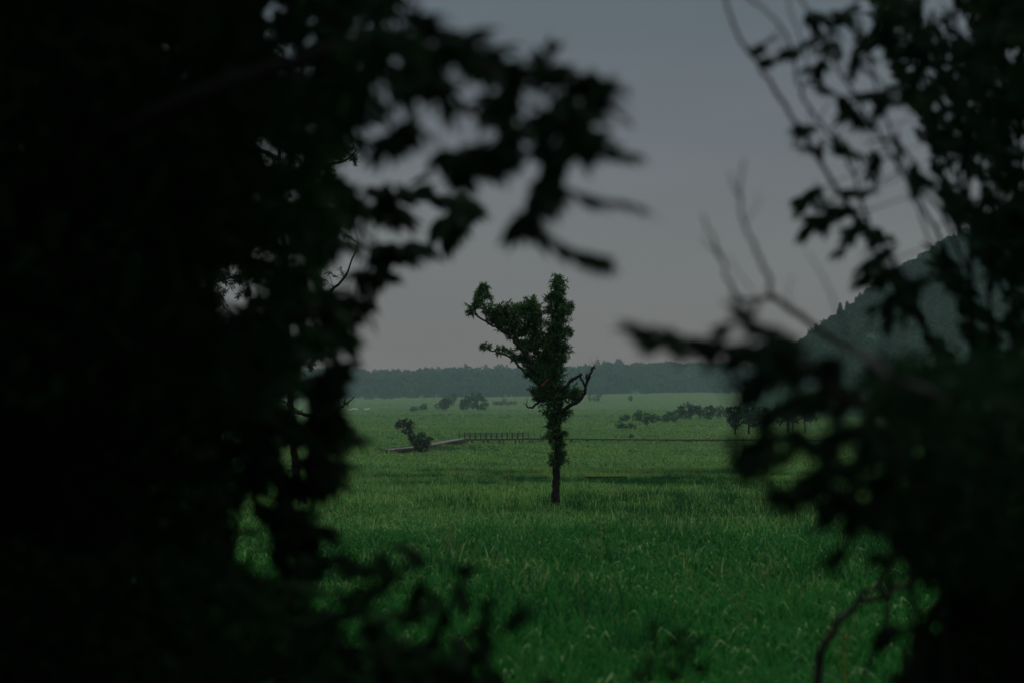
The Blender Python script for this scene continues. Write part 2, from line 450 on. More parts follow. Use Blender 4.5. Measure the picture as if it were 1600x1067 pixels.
def scatter(name, pts, rot, scl, idx, coll, label):
    me = bpy.data.meshes.new(name)
    n = len(pts)
    me.vertices.add(n); me.vertices.foreach_set('co', np.ascontiguousarray(pts, dtype=np.float32).ravel())
    a = me.attributes.new('turn', 'FLOAT_VECTOR', 'POINT'); a.data.foreach_set('vector', np.ascontiguousarray(rot, dtype=np.float32).ravel())
    a = me.attributes.new('size', 'FLOAT_VECTOR', 'POINT'); a.data.foreach_set('vector', np.ascontiguousarray(scl, dtype=np.float32).ravel())
    a = me.attributes.new('pick', 'INT', 'POINT'); a.data.foreach_set('value', np.ascontiguousarray(idx, dtype=np.int32))
    o = obj(name, me, kind='stuff', label=label)
    ng = bpy.data.node_groups.new(name + '_scatter', 'GeometryNodeTree')
    ng.interface.new_socket('Geometry', in_out='INPUT', socket_type='NodeSocketGeometry')
    ng.interface.new_socket('Geometry', in_out='OUTPUT', socket_type='NodeSocketGeometry')
    N, L = ng.nodes, ng.links
    gi, go = N.new('NodeGroupInput'), N.new('NodeGroupOutput')
    ci = N.new('GeometryNodeCollectionInfo'); ci.inputs['Collection'].default_value = coll
    ci.inputs['Separate Children'].default_value = True; ci.inputs['Reset Children'].default_value = True
    ip = N.new('GeometryNodeInstanceOnPoints')
    def attr(nm, t):
        k = N.new('GeometryNodeInputNamedAttribute'); k.data_type = t; k.inputs['Name'].default_value = nm
        return k.outputs['Attribute']
    L.new(gi.outputs[0], ip.inputs['Points']); L.new(ci.outputs[0], ip.inputs['Instance'])
    ip.inputs['Pick Instance'].default_value = True
    L.new(attr('pick', 'INT'), ip.inputs['Instance Index'])
    e2r = N.new('FunctionNodeEulerToRotation')
    L.new(attr('turn', 'FLOAT_VECTOR'), e2r.inputs[0]); L.new(e2r.outputs[0], ip.inputs['Rotation'])
    L.new(attr('size', 'FLOAT_VECTOR'), ip.inputs['Scale'])
    L.new(ip.outputs[0], go.inputs[0])
    md = o.modifiers.new('scatter', 'NODES'); md.node_group = ng
    return o

def tuft_mesh(name, blades, height, spread, width, mat, segs=4, lean=0.9):
    v = []; f = []; n = 0
    for b in range(blades):
        a = rng.uniform(0, 2 * np.pi); r0 = spread * math.sqrt(rng.uniform())
        ba = rng.uniform(0, 2 * np.pi)
        base = np.array([r0 * math.cos(ba), r0 * math.sin(ba), -0.02])
        h = height * rng.uniform(0.55, 1.1); bend = lean * rng.uniform(0.25, 1.1); w = width * rng.uniform(0.7, 1.2)
        out = np.array([math.cos(a), math.sin(a), 0]); side = np.array([-math.sin(a + rng.uniform(-.6, .6)), math.cos(a), 0])
        p = base.copy(); ang = rng.uniform(0.0, 0.7)
        for k in range(segs + 1):
            t = k / segs
            ww = w * (1 - t ** 1.6) * 0.5
            if k < segs: v += [p - side * ww, p + side * ww]
            else: v += [p]
            p = p + (out * math.sin(ang) + np.array([0, 0, 1]) * math.cos(ang)) * h / segs
            ang += bend * (0.35 + 0.9 * t)
        for k in range(segs - 1):
            i = n + 2 * k
            f += [(i, i + 1, i + 3), (i, i + 3, i + 2)]
        i = n + 2 * (segs - 1)
        f += [(i, i + 1, i + 2)]
        n += 2 * segs + 1
    return mesh_np(name, np.array(v), [np.array(f, int)], mat)

def fan_points(d0, d1, dens, margin=1.12, extra=1.5, falloff=0.0):
    """random ground points across the field of view between two distances"""
    hw = lambda d: 0.2118 * margin * d + extra
    area = (d1 - d0) * (hw(d0) + hw(d1))
    n = int(area * dens)
    d = np.sqrt(rng.uniform(d0 * d0, d1 * d1, n)); x = rng.uniform(-1, 1, n) * hw(d)
    return x, d

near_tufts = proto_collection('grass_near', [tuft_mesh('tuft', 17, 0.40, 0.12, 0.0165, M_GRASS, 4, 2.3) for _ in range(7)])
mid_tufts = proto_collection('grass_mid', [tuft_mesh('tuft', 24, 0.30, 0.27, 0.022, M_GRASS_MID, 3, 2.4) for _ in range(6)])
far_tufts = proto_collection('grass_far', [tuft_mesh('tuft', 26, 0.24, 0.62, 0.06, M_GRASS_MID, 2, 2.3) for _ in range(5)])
sedge_tufts = proto_collection('sedge', [tuft_mesh('tuft', 26, 0.62, 0.22, 0.016, M_SEDGE, 4, 0.7) for _ in range(5)])

def grass(name, bands, coll, nvar, label, hscale=1.0):
    P = []; S = []
    for d0, d1, dens, sc in bands:
        x, y = fan_points(d0, d1, dens)
        P.append(np.stack([x, y, ground_z(x, y)], 1))
        lump = 1 + 0.35 * vnoise(x / 1.1, y / 1.1, 21) + 0.22 * vnoise(x / 5, y / 7, 22)
        k = sc * np.clip(rng.lognormal(-.03, .24, len(x)), .55, 1.7) * (1 - 0.35 * np.exp(-((x - 1.1) ** 2 / 6 + (y - 61.5) ** 2 / 14)))
        k = k * (1 - 0.6 * np.clip((y - 104) / 8, 0, 1) * (y < 131.8) * np.clip(1 - np.abs(x - 5.2) / 6, 0, 1) ** .5)
        S.append(np.stack([k, k, k * np.clip(lump, 0.5, 1.7) * hscale], 1))
    P = np.concatenate(P); S = np.concatenate(S); n = len(P)
    wind = 0.16 * vnoise(P[:, 0] / 4, P[:, 1] / 6, 30)
    rot = np.stack([rng.normal(0, 0.13, n), 0.12 + wind + rng.normal(0, 0.13, n), rng.uniform(0, 2 * np.pi, n)], 1)
    return scatter(name, P, rot, S, rng.integers(0, nvar, n), coll, label)

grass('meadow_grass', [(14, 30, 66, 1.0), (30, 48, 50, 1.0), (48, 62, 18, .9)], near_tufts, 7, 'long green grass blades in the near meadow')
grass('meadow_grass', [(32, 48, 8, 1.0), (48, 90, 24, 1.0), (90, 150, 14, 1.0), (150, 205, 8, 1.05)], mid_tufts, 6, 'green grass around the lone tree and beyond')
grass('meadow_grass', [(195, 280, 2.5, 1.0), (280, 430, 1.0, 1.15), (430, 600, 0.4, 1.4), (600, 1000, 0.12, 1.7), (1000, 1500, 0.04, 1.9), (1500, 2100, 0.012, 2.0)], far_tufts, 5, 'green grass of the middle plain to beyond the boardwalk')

# sedge clumps, in patches
x, y = fan_points(24, 190, 3.0)
keep = (vnoise(x / 5, y / 9, 41) + 0.5 * vnoise(x / 1.6, y / 2.4, 42)) > 0.52
row = np.exp(-((y - 158) / 8.0) ** 2) * (x > 6)
keep |= rng.uniform(size=len(x)) < 0.5 * row * (0.5 + 0.5 * vnoise(x / 2.5, y / 4, 44))
x, y = x[keep], y[keep]; n = len(x)
k = rng.uniform(0.7, 1.2, n)
scatter('sedge', np.stack([x, y, ground_z(x, y)], 1), np.stack([rng.normal(0, .1, n), rng.normal(0, .1, n), rng.uniform(0, 6.28, n)], 1),
        np.stack([k, k, k], 1), rng.integers(0, 5, n), sedge_tufts, 'darker sedge clumps in patches over the meadow')

# straw stalks, seed heads and small yellow flowers standing among the grass
def stalk_mesh(flower):
    v = []; f = []; n = 0
    for _ in range(3):
        b = rng.normal(0, .05, 3) * [1, 1, 0]; h = rng.uniform(.45, .75); ln = rng.normal(0, .12, 2)
        tip = b + np.array([ln[0], ln[1], h]); w = 0.004
        sd = unit(np.array([rng.normal(), rng.normal(), 0.0]))
        v += [b - sd * w, b + sd * w, tip + sd * w, tip - sd * w]; f += [(n, n + 1, n + 2), (n, n + 2, n + 3)]; n += 4
        for q in range(5 if flower else 4):
            c = tip + rng.normal(0, .02 if flower else .012, 3) + np.array([0, 0, -0.03 * q if not flower else 0]); d = rdir(1)[0] * (.03 if flower else .035); e = rdir(1)[0] * .016
            v += [c - d, c + e, c + d, c - e]; f += [(n, n + 1, n + 2), (n, n + 2, n + 3)]; n += 4
    return mesh_np('stalk', np.array(v), [np.array(f, int)], M_FLOWER if flower else M_STRAW)
stalks = proto_collection('stalks', [stalk_mesh(False) for _ in range(4)] + [stalk_mesh(True) for _ in range(3)])
x, y = fan_points(18, 150, 0.30)
patch = vnoise(x / 6, y / 10, 91) > 0.25
keep = patch | (rng.uniform(size=len(x)) < 0.12)
x, y = x[keep], y[keep]
fx = rng.normal(8, 5, 170); fy = rng.normal(152, 9, 170)
x = np.concatenate([x, fx]); y = np.concatenate([y, fy]); n = len(x)
idx = np.where(np.arange(n) >= n - 170, rng.integers(2, 7, n), np.where(rng.uniform(size=n) < .012, rng.integers(4, 7, n), rng.integers(0, 4, n)))
k = rng.uniform(.7, 1.2, n)
scatter('meadow_stalks', np.stack([x, y, ground_z(x, y)], 1), np.stack([rng.normal(0, .15, n), rng.normal(0, .15, n), rng.uniform(0, 6.28, n)], 1), np.stack([k, k, k], 1), idx, stalks, 'straw coloured stalks and small yellow flowers among the grass')

# ------------------------------------------------------------------ crowns
def crown_points(blobs, n, shell=0.55):
    """blobs: rows (cx,cy,cz,rx,ry,rz): leaf points inside a union of soft ellipsoids, denser outside"""
    b = np.asarray(blobs, float)
    w = (b[:, 3] * b[:, 4] * b[:, 5]) ** (2 / 3.); w /= w.sum()
    k = rng.choice(len(b), n, p=w)
    u = rdir(n) * (rng.uniform(0, 1, n) ** (1 / 3. * (1 - shell) + 0.08))[:, None]
    return b[k, :3] + u * b[k, 3:], u

def forest_tree(kind):
    h = 1.0
    if kind == 'conifer':
        n = 150; t = rng.uniform(0.08, 1, n) ** 0.8
        r = 0.24 * (1 - t) + 0.015; a = rng.uniform(0, 6.28, n)
        rr = r * rng.uniform(0.4, 1.05, n)
        pos = np.stack([rr * np.cos(a), rr * np.sin(a), t], 1)
        d = np.stack([np.cos(a), np.sin(a), -0.35 + 0 * a], 1)
        ln = 0.10 + 0.16 * (1 - t)
    else:
        bl = [(0, 0, 0.62, 0.30, 0.30, 0.30)]
        for _ in range(6):
            a = rng.uniform(0, 6.28); q = rng.uniform(0.1, 0.26)
            bl.append((q * math.cos(a), q * math.sin(a), rng.uniform(0.4, 0.85), rng.uniform(.12, .2), rng.uniform(.12, .2), rng.uniform(.1, .17)))
        n = 190
        pos, d = crown_points(bl, n); d = d + 0.5 * rdir(n)
        ln = rng.uniform(0.10, 0.19, n)
    return leaves_mesh('forest_crown', LEAF_CARD, pos, d, rdir(n) + np.array([0, 0, 0.8]), np.asarray(ln) * np.ones(n), M_FOREST)

forest = proto_collection('forest_trees', [forest_tree('conifer') for _ in range(4)] + [forest_tree('round') for _ in range(5)])

def forest_scatter(name, x, y, z, con, hmin, hmax, label, crest=None):
    n = len(x)
    h = rng.uniform(hmin, hmax, n)
    c = rng.uniform(size=n) < con
    if crest is not None:
        c |= crest & (rng.uniform(size=n) < .8); h = np.where(crest & c, h * rng.uniform(.95, 1.35, n), h)
    idx = np.where(c, rng.integers(0, 4, n), rng.integers(4, 9, n))
    wd = h * np.where(c, rng.uniform(0.6, 1.0, n), rng.uniform(0.9, 1.35, n))
    scatter(name, np.stack([x, y, z - 0.4], 1), np.stack([0 * x, 0 * x, rng.uniform(0, 6.28, n)], 1), np.stack([wd, wd, h], 1), idx, forest, label)

n = 8500
y = rng.uniform(RD0 - 20, RD1 + 60, n); x = rng.uniform(-0.25, 0.22, n) * y
n2 = 700
y2 = rng.uniform(RD1 - 60, RD1 + 10, n2); x2 = rng.uniform(-0.25, 0.22, n2) * y2
x = np.concatenate([x, x2]); y = np.concatenate([y, y2])
forest_scatter('far_forest', x, y, ridge_z(x, y), 0.55, 7, 17, 'dark forest covering the long low ridge', np.arange(len(x)) >= 8500)

n = 12000
x = CX + rng.uniform(-520, 120, n) * HS; y = CY + rng.uniform(-520, 120, n) * HS
r = np.hypot(x - CX, (y - CY) * 0.92) / HS
k = (r < 362 + 14 * vnoise(x / 30, y / 30, 55)) & (np.abs(x / y) < 0.26)
x, y = x[k], y[k]
forest_scatter('hill_forest', x, y, cone_z(x, y), 0.3, 3.2, 7, 'forest covering the steep hill on the right')

def conifer(px, py_base, hpx, d, label, grp):
    dq = np.linspace(d - 150, d + 120, 140); xq = (px - 800) / FPX * dq; zq = cone_z(xq, dq)
    k = int(np.argmax((zq - EYE) / dq)); b = np.array([xq[k], dq[k], zq[k] - 0.8]); d = dq[k]     # stands where the slope meets the sky
    h = hpx * d / FPX + 5.5
    t = thing('conifer', label, 'tree', b, grp)
    tb = Tubes(); tb.add(np.array([[0, 0, 0], [0.05, 0, h * 0.5], [0, 0, h * 0.97]]), [h * 0.02, h * 0.014, 0.02], 6)
    obj('trunk', tb.mesh('trunk', M_BARK), t)
    n = 420; q = rng.uniform(0.1, 1, n) ** 0.8; a = rng.uniform(0, 6.28, n)
    rr = (0.2 * (1 - q) + 0.012) * h * rng.uniform(0.3, 1.1, n)
    pos = np.stack([rr * np.cos(a), rr * np.sin(a), q * h], 1)
    dr = np.stack([np.cos(a), np.sin(a), -0.3 + 0 * a], 1)
    obj('crown', leaves_mesh('crown', LEAF_CARD, pos, dr, rdir(n) + np.array([0, 0, 1.]), (0.06 + 0.08 * (1 - q)) * h, M_TREE), t)
HD = 2230 * HS
for px, py, hp, lab in ((1275, 507, 12, 'small pointed conifer lowest on the hill skyline'), (1313, 481, 18, 'tall pointed conifer on the hill skyline, tallest of the row'),
                        (1324, 474, 12, 'short pointed conifer just above the tallest one on the hill skyline'), (1344, 461, 10, 'stubby conifer midway up the hill skyline'),
                        (1542, 333, 13, 'conifer near the top of the hill skyline')):
    conifer(px, py, hp, HD, lab, 'conifers along the hill skyline')

def bushy(name, label, cat, d, base, blobs, n, leaf, mat, grp=None, trunks=(), sink=0.0, bark=None, tmpl=None):
    """a tree or shrub from blobs given in photograph pixels (x, y, rx, ry) at distance d"""
    k = d / FPX
    b = at(base[0], base[1], d)
    b[2] = gz(b[0], b[1]) - 0.05 if sink is None else b[2] - sink
    t = thing(name, label, cat, b, grp)
    bl = []
    for (bx, by, rx, ry) in blobs:
        c = at(bx, by, d) - b; dep = min(rx, ry) * k
        c[1] += rng.uniform(-0.4, 0.4) * dep
        bl.append((c[0], c[1], c[2], rx * k, max(dep, 0.6 * rx * k), ry * k))
    n = int(n * 1.35)
    pos, dr = crown_points(bl, n)
    pos += rng.normal(0, 0.13, pos.shape) * np.mean([q[3] for q in bl]) * (1 + 1.2 * (rng.uniform(size=(len(pos), 1)) < .15))
    holes = vnoise(pos[:, 0] / (0.55 * np.mean([q[3] for q in bl])) + base[0], pos[:, 2] / (0.45 * np.mean([q[5] for q in bl])), 77) > -0.45
    pos, dr = pos[holes], dr[holes]; n = len(pos)
    floor = -0.2
    pos[:, 2] = np.maximum(pos[:, 2], floor)
    obj('crown', leaves_mesh('crown', tmpl or LEAF_CARD, pos, dr + 0.7 * rdir(n), rdir(n) + np.array([0, 0, 0.7]), 0.85 * leaf * rng.uniform(0.5, 1.3, n), mat), t)
    for path, r0, r1 in trunks:
        tb = Tubes(); p = spline(np.array([at(q[0], q[1], d) - b for q in path]), 4)
        tb.add(p, np.linspace(r0 * k, r1 * k, len(p)), 7, 0.08)
        obj('trunk', tb.mesh('trunk', bark or M_BARK), t)
    return t

# trees and scrub out on the plain
G1 = 'lone trees on the far plain'
bushy('broadleaf_tree', 'broad dark tree with wide rounded crown on the far plain, biggest of its group', 'tree', 1350, (748, 638), [(746, 625, 11, 9), (738, 628, 9, 8), (752, 630, 9, 9), (744, 620, 8, 6), (757, 634, 4, 6), (748, 634, 7, 4)], 1500, 1.0, M_TREE, G1, [(((748, 639), (747, 632), (745, 624)), 1.2, .5)])
bushy('broadleaf_tree', 'rounded tree touching the left side of the broadest tree', 'tree', 1340, (724, 638), [(724, 629, 6, 7), (729, 625, 6, 6), (722, 634, 4, 4), (727, 634, 5, 4)], 800, 0.9, M_TREE, G1, [(((724, 639), (725, 630)), 1., .5)])
bushy('broadleaf_tree', 'dark tree with leaning lopsided crown and low bush at its foot on the far plain', 'tree', 1330, (693, 638), [(699, 625, 7, 5), (693, 629, 6, 5), (685, 634, 5, 4), (695, 634, 6, 4), (702, 628, 4, 4)], 900, 0.9, M_TREE, G1, [(((693, 639), (695, 630), (699, 624)), 1., .5)])
bushy('slender_tree', 'tall slender paler tree standing behind the group on the far plain', 'tree', 1800, (709, 632), [(709, 618, 4.5, 4), (708, 623, 3, 4), (711, 621, 3, 4)], 500, 0.9, M_TREE, G1, [(((709, 633), (709, 618)), .8, .4)])
G2 = 'low scrub bushes on the plain'
bushy('scrub_bush', 'small pale rounded bush left of the far tree group', 'bush', 1300, (648, 641), [(648, 638, 5, 3), (644, 639, 3, 2)], 260, 0.7, M_SCRUB, G2)
bushy('scrub_bush', 'small dark rounded bush just left of the far tree group', 'bush', 1320, (662, 639), [(663, 635, 4, 4), (660, 637, 6, 2.2)], 320, 0.7, M_SCRUB, G2)
bushy('tree_clump', 'pale distant tree at the forest foot behind the left meadow', 'tree', 2450, (575, 624), [(573, 618, 4, 5), (584, 618, 8, 6)], 420, 1.6, M_TREE, 'trees at the foot of the far forest')
bushy('tree_clump', 'rounded distant tree pair just at the forest foot, right of the pale one', 'tree', 2450, (606, 623), [(600, 618, 6, 4.5), (610, 618, 5, 4)], 420, 1.6, M_TREE, 'trees at the foot of the far forest')
bushy('rust_scrub', 'rusty brown patch of dry scrub on the far plain', 'bush', 1700, (790, 631), [(782, 630, 12, 2), (798, 629, 10, 1.6), (787, 625, 2, 3)], 600, 0.9, M_RUST)
G3 = 'small distant trees right of the lone tree'
bushy('tree_clump', 'small hazy tree with two tops beside the broken limb of the lone tree', 'tree', 2000, (931, 626), [(931, 622, 5, 4), (937, 620, 3, 4)], 300, 1.1, M_TREE, G3)
bushy('tree_clump', 'thin hazy tree left of the two topped one', 'tree', 2000, (922, 625), [(922, 621, 2, 4.5)], 140, 1.1, M_TREE, G3)
bushy('tree_clump', 'small hazy bush tree alone on the pale far meadow', 'tree', 2000, (985, 625), [(985, 622, 2.5, 3)], 140, 1.1, M_TREE, G3)
bushy('tree_clump', 'flat crowned hazy tree against the far forest edge', 'tree', 2300, (1010, 618), [(1010, 612, 5, 3), (1010, 616, 2, 2)], 220, 1.2, M_TREE, G3, [(((1010, 620), (1010, 612)), .7, .4)])
bushy('scrub_bush', 'low wide bush left in the front scrub row', 'bush', 720, (978, 654), [(976, 652, 7, 3.5)], 350, 0.45, M_SCRUB, G2, sink=None)
bushy('scrub_bush', 'dark bush with an upright top in the scrub row', 'bush', 720, (993, 656), [(994, 651, 8, 5), (998, 646, 4, 5)], 500, 0.45, M_TREE, G2, sink=None)
bushy('scrub_bush', 'largest rounded dark bush in the scrub row', 'bush', 710, (1014, 657), [(1013, 651, 12, 6.5), (1022, 653, 8, 5), (1006, 654, 7, 4)], 900, 0.45, M_TREE, G2, sink=None)
bushy('scrub_bush', 'dark triangular bush at the right end of the scrub row', 'bush', 710, (1043, 657), [(1043, 652, 10, 4.5), (1047, 648, 5, 5), (1035, 654, 5, 3), (1053, 654, 4, 3)], 750, 0.45, M_TREE, G2, sink=None)
bushy('scrub_bush', 'bush with pointed left top standing in front of the scrub row', 'bush', 610, (968, 669), [(968, 664, 4.5, 5), (975, 666, 6, 3.5)], 450, 0.4, M_TREE, G2, sink=None)
bushy('scrub_bush', 'small twiggy bush right of the pointed one', 'bush', 610, (987, 669), [(986, 665, 3.5, 4), (990, 667, 4, 2.2)], 260, 0.4, M_SCRUB, G2, sink=None)
bushy('scrub_bush', 'tiny low bush alone in front of the scrub row', 'bush', 640, (1010, 662), [(1010, 660, 3, 2)], 120, 0.4, M_TREE, G2, sink=None)
bushy('scrub_bush', 'tiny dark tuft bush by the boardwalk and the thin stake', 'bush', 450, (987, 684), [(987, 681, 3, 2.5)], 130, 0.3, M_SCRUB, G2, sink=None)
G4 = 'grove of trees beyond the boardwalk'
for (lab, d, base, bl, nn, tr) in (
    ('broad tree at the left of the grove, highest of the far row', 760, (1074, 652), [(1074, 637, 11, 7), (1066, 641, 8, 6), (1083, 640, 8, 6), (1072, 647, 11, 5)], 1100, [(((1072, 654), (1073, 640)), 1, .5), (((1080, 654), (1080, 642)), .8, .4)]),
    ('pale leafless looking scrub tree left beside the broad grove tree', 770, (1058, 652), [(1056, 647, 8, 5)], 280, [(((1058, 654), (1057, 645)), .5, .3)]),
    ('small tree with an upright top next to the broad one', 760, (1094, 652), [(1092, 640, 4, 6), (1096, 645, 4, 5)], 420, [(((1094, 654), (1093, 642)), .7, .4)]),
    ('middle tree of the far row with twin tops', 760, (1107, 653), [(1105, 642, 7, 6), (1110, 641, 6, 7), (1106, 649, 8, 4)], 700, [(((1107, 655), (1107, 643)), .7, .4)]),
    ('thin pale tree of the grove with visible stems', 770, (1124, 652), [(1124, 639, 6, 5), (1121, 644, 5, 5)], 360, [(((1122, 654), (1124, 640)), .6, .3), (((1127, 654), (1126, 643)), .5, .3)]),
    ('rounded tree right in the far row, beside the dark pines', 750, (1137, 654), [(1137, 644, 8, 7), (1142, 648, 7, 6)], 650, [(((1138, 656), (1137, 645)), .8, .4)])):
    bushy('grove_tree', lab, 'tree', d, base, bl, nn, 0.55, M_SCRUB if 'pale' in lab else M_TREE, G4, tr, sink=None)
G5 = 'dark pines by the right end of the boardwalk'
for (lab, d, base, bl, nn, tr) in (
    ('dark pine with tiered crown at the left of the pine stand', 420, (1150, 674), [(1147, 642, 10, 6), (1153, 650, 9, 6), (1145, 656, 7, 6), (1150, 664, 6, 5)], 900, [(((1149, 678), (1149, 660), (1147, 642)), 1.6, .8)]),
    ('tallest dark pine with broad layered crown', 430, (1172, 674), [(1168, 636, 12, 6), (1175, 645, 14, 7), (1166, 654, 11, 6), (1178, 659, 10, 6)], 1400, [(((1170, 678), (1170, 655), (1169, 636)), 1.8, .9)]),
    ('slim pine with bare lower stem in the middle of the stand', 430, (1196, 674), [(1194, 645, 9, 7), (1198, 655, 9, 6)], 700, [(((1196, 678), (1195, 646)), 1.3, .7)]),
    ('pine with thick dark trunk showing under the leaves', 420, (1231, 672), [(1228, 640, 16, 8), (1238, 650, 13, 7), (1220, 652, 10, 6)], 1300, [(((1231, 676), (1232, 655), (1230, 640)), 2.2, 1.2)]),
    ('pine with two thin trunks right of the thick trunked one', 430, (1258, 672), [(1258, 638, 14, 9), (1266, 650, 10, 7)], 1000, [(((1258, 676), (1257, 640)), 1.2, .7), (((1238, 676), (1240, 645)), 1.0, .6)])):
    bushy('pine_tree', lab, 'tree', d, base, bl, nn, 0.42, M_TREE, G5, tr, sink=None)

# low bushes and hummocks dotted over the plain
def blob_bush():
    bl = [(0, 0, 0.25, 0.5, 0.5, 0.35)] + [(rng.uniform(-.5, .5), rng.uniform(-.5, .5), rng.uniform(.1, .4), .35, .35, .25) for _ in range(3)]
    p, d = crown_points(bl, 120)
    return leaves_mesh('scrub_clump', LEAF_CARD, p, d + 0.6 * rdir(120) + np.array([0, 0, .3]), rdir(120) + np.array([0, 0, .6]), rng.uniform(.14, .3, 120), M_HUMMOCK)
clumps = proto_collection('scrub_clumps', [blob_bush() for _ in range(5)])
x, y = fan_points(170, 1100, 0.005, 1.15)
k = vnoise(x / 60, y / 110, 61) + 0.4 * vnoise(x / 20, y / 40, 62) > 0.12
x, y = x[k], y[k]
# leafy bank in front of the boardwalk
bx = rng.normal(-9, 4.5, 220); by = rng.normal(334, 9, 220)
x = np.concatenate([x, bx]); y = np.concatenate([y, by]); n = len(x)
sz = rng.uniform(0.5, 1.25, n) * np.interp(y, [170, 1100], [0.7, 1.3])
scatter('scrub_clump', np.stack([x, y, ground_z(x, y)], 1), np.stack([0 * x, 0 * x, rng.uniform(0, 6.28, n)], 1), np.stack([sz * 1.3, sz, sz * rng.uniform(0.35, 0.7, n)], 1), rng.integers(0, 5, n), clumps,
        'low leafy hummocks dotted over the plain')

# small leaning tree by the boardwalk
bushy('leaning_tree', 'small dark tree leaning left beside the boardwalk', 'tree', 312, (660, 709),
      [(627, 661, 8, 5), (636, 659, 7, 4.5), (641, 664, 6, 6), (622, 665, 4, 4), (636, 672, 8, 5), (642, 681, 6, 6), (648, 688, 7, 6), (657, 684, 5, 6), (660, 678, 4, 4), (655, 694, 9, 7), (665, 692, 6, 6), (670, 688, 6, 5), (674, 685, 4, 4), (662, 700, 6, 5), (652, 699, 5, 5)],
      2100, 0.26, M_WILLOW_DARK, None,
      [(((661, 710), (655, 702), (648, 692), (641, 680), (637, 668), (628, 662)), 1.8, .5), (((652, 698), (660, 690), (670, 686)), 1.1, .4)])

# ------------------------------------------------------------------ boardwalk and bridge
def box_verts(c, ax, hx, hy, hz):
    ex = np.array([ax[0], ax[1], 0.0]); ey = np.array([-ax[1], ax[0], 0.0]); ez = np.array([0, 0, 1.0])
    v = [c + sx * hx * ex + sy * hy * ey + sz * hz * ez for sz in (-1, 1) for sy in (-1, 1) for sx in (-1, 1)]
    return np.array(v), np.array([(0, 2, 3, 1), (4, 5, 7, 6), (0, 1, 5, 4), (2, 6, 7, 3), (0, 4, 6, 2), (1, 3, 7, 5)])

def box_mesh(name, boxes, mat, origin=(0, 0, 0)):
    v = []; f = []; n = 0
    for c, ax, hx, hy, hz in boxes:
        a, b = box_verts(np.asarray(c, float), ax, hx, hy, hz); v.append(a); f.append(b + n); n += 8
    return mesh_np(name, np.concatenate(v) - np.asarray(origin), [np.concatenate(f)], mat)

unit_box = box_mesh('timber', [((0, 0, 0), (1, 0), 0.5, 0.5, 0.5)], M_RAIL)

def run(name, label, pts, w=1.7, kerb=True, posts=True):
    """a raised boardwalk run through deck points: deck boards, two edge beams, short piles"""
    p = np.array(pts, float)
    t = thing(name, label, 'boardwalk', p[0], None)
    boards = []; edge = [[], []]; piles = []
    for a, b in zip(p[:-1], p[1:]):
        L = np.linalg.norm(b - a); ax = (b - a)[:2] / np.linalg.norm((b - a)[:2]); sd = np.array([-ax[1], ax[0], 0])
        m = int(L / 0.3)
        for i in range(m):
            c = a + (b - a) * (i + 0.5) / m
            boards.append((c, ax, L / m * 0.46, w / 2, 0.03))
        m2 = max(1, int(L / 2.5))
        for i in range(m2):
            for s_, e in ((1, edge[0]), (-1, edge[1])):
                c = a + (b - a) * (i + 0.5) / m2 + sd * s_ * (w / 2 + 0.053); c = c + np.array([0, 0, -0.03])
                e.append((c, ax, L / m2 * 0.497, 0.05, 0.11))
            c = a + (b - a) * i / m2
            for s_ in (1, -1):
                q = c + sd * s_ * (w / 2 - 0.12); zb = gz(q[0], q[1]) - 0.3
                hh = (q[2] - 0.035 - zb) / 2
                if hh > 0.05: piles.append(((q[0], q[1], zb + hh), ax, 0.07, 0.07, hh))
    dk = obj('deck', box_mesh('deck', boards, M_DECK, p[0]), t); dk['kind'] = 'stuff'
    for e in edge: obj('edge_beam', box_mesh('edge_beam', e, M_RAIL, p[0]), t)
    if piles: obj('piles', box_mesh('piles', piles, M_RAIL, p[0]), t)['kind'] = 'stuff'
    return t

A = at(606, 702, 305); B = at(640, 699, 318); C = at(672, 694.5, 335)
D_ = at(690, 690.5, 352); E_ = at(722, 685, 390); F_ = at(821, 684.6, 396); G_ = at(868, 685.2, 402); H_ = at(1040, 686.6, 404); I_ = at(1330, 687.4, 400)
run('boardwalk', 'pale boardwalk ramp passing behind the small leaning tree', [A, B, C, D_])
run('boardwalk', 'pale boardwalk ramp climbing to the railed footbridge', [D_ + np.array([.05, .08, 0]), E_])
run('boardwalk', 'long dark boardwalk running right from the footbridge across the plain', [F_ + np.array([.1, 0, 0]), G_, H_, I_])

bt = thing('footbridge', 'small timber footbridge with post railings beside the leaning tree', 'bridge', (E_ + F_) / 2)
L = np.linalg.norm(F_ - E_); ax = (F_ - E_)[:2] / np.linalg.norm((F_ - E_)[:2]); sd = np.array([-ax[1], ax[0], 0]); o0 = (E_ + F_) / 2
nb = int(L / 0.22)
dk = obj('deck', box_mesh('deck', [(E_ + (F_ - E_) * (i + .5) / nb, ax, L / nb * .46, .85, .03) for i in range(nb)], M_DECK, o0), bt); dk['kind'] = 'stuff'
ang = math.atan2(ax[1], ax[0])
def timber(name, c, sx, sy, sz, par, mat_mesh=unit_box):
    o = obj(name, mat_mesh, par); o.location = V(np.asarray(c) - o0); o.scale = (sx, sy, sz); o.rotation_euler = (0, 0, ang); return o
np_ = 13
for s_ in (-1, 1):
    for i in range(np_):
        f = i / (np_ - 1)
        tall = 1.12 if i % 2 == 0 or i == np_ - 1 else 0.98
        c = E_ + (F_ - E_) * f + sd * s_ * 0.93
        timber('post', c + np.array([0, 0, tall / 2 - 0.15]), .12, .12, tall, bt)
    for z, th in ((0.82, 0.10), (0.46, 0.07), (-0.10, 0.26)):
        timber('rail' if z > 0 else 'side_beam', (E_ + F_) / 2 + sd * s_ * (0.82 if z > 0 else 0.90) + np.array([0, 0, z - (0.02 if z < 0 else 0)]), L * 1.0, .05, th, bt)
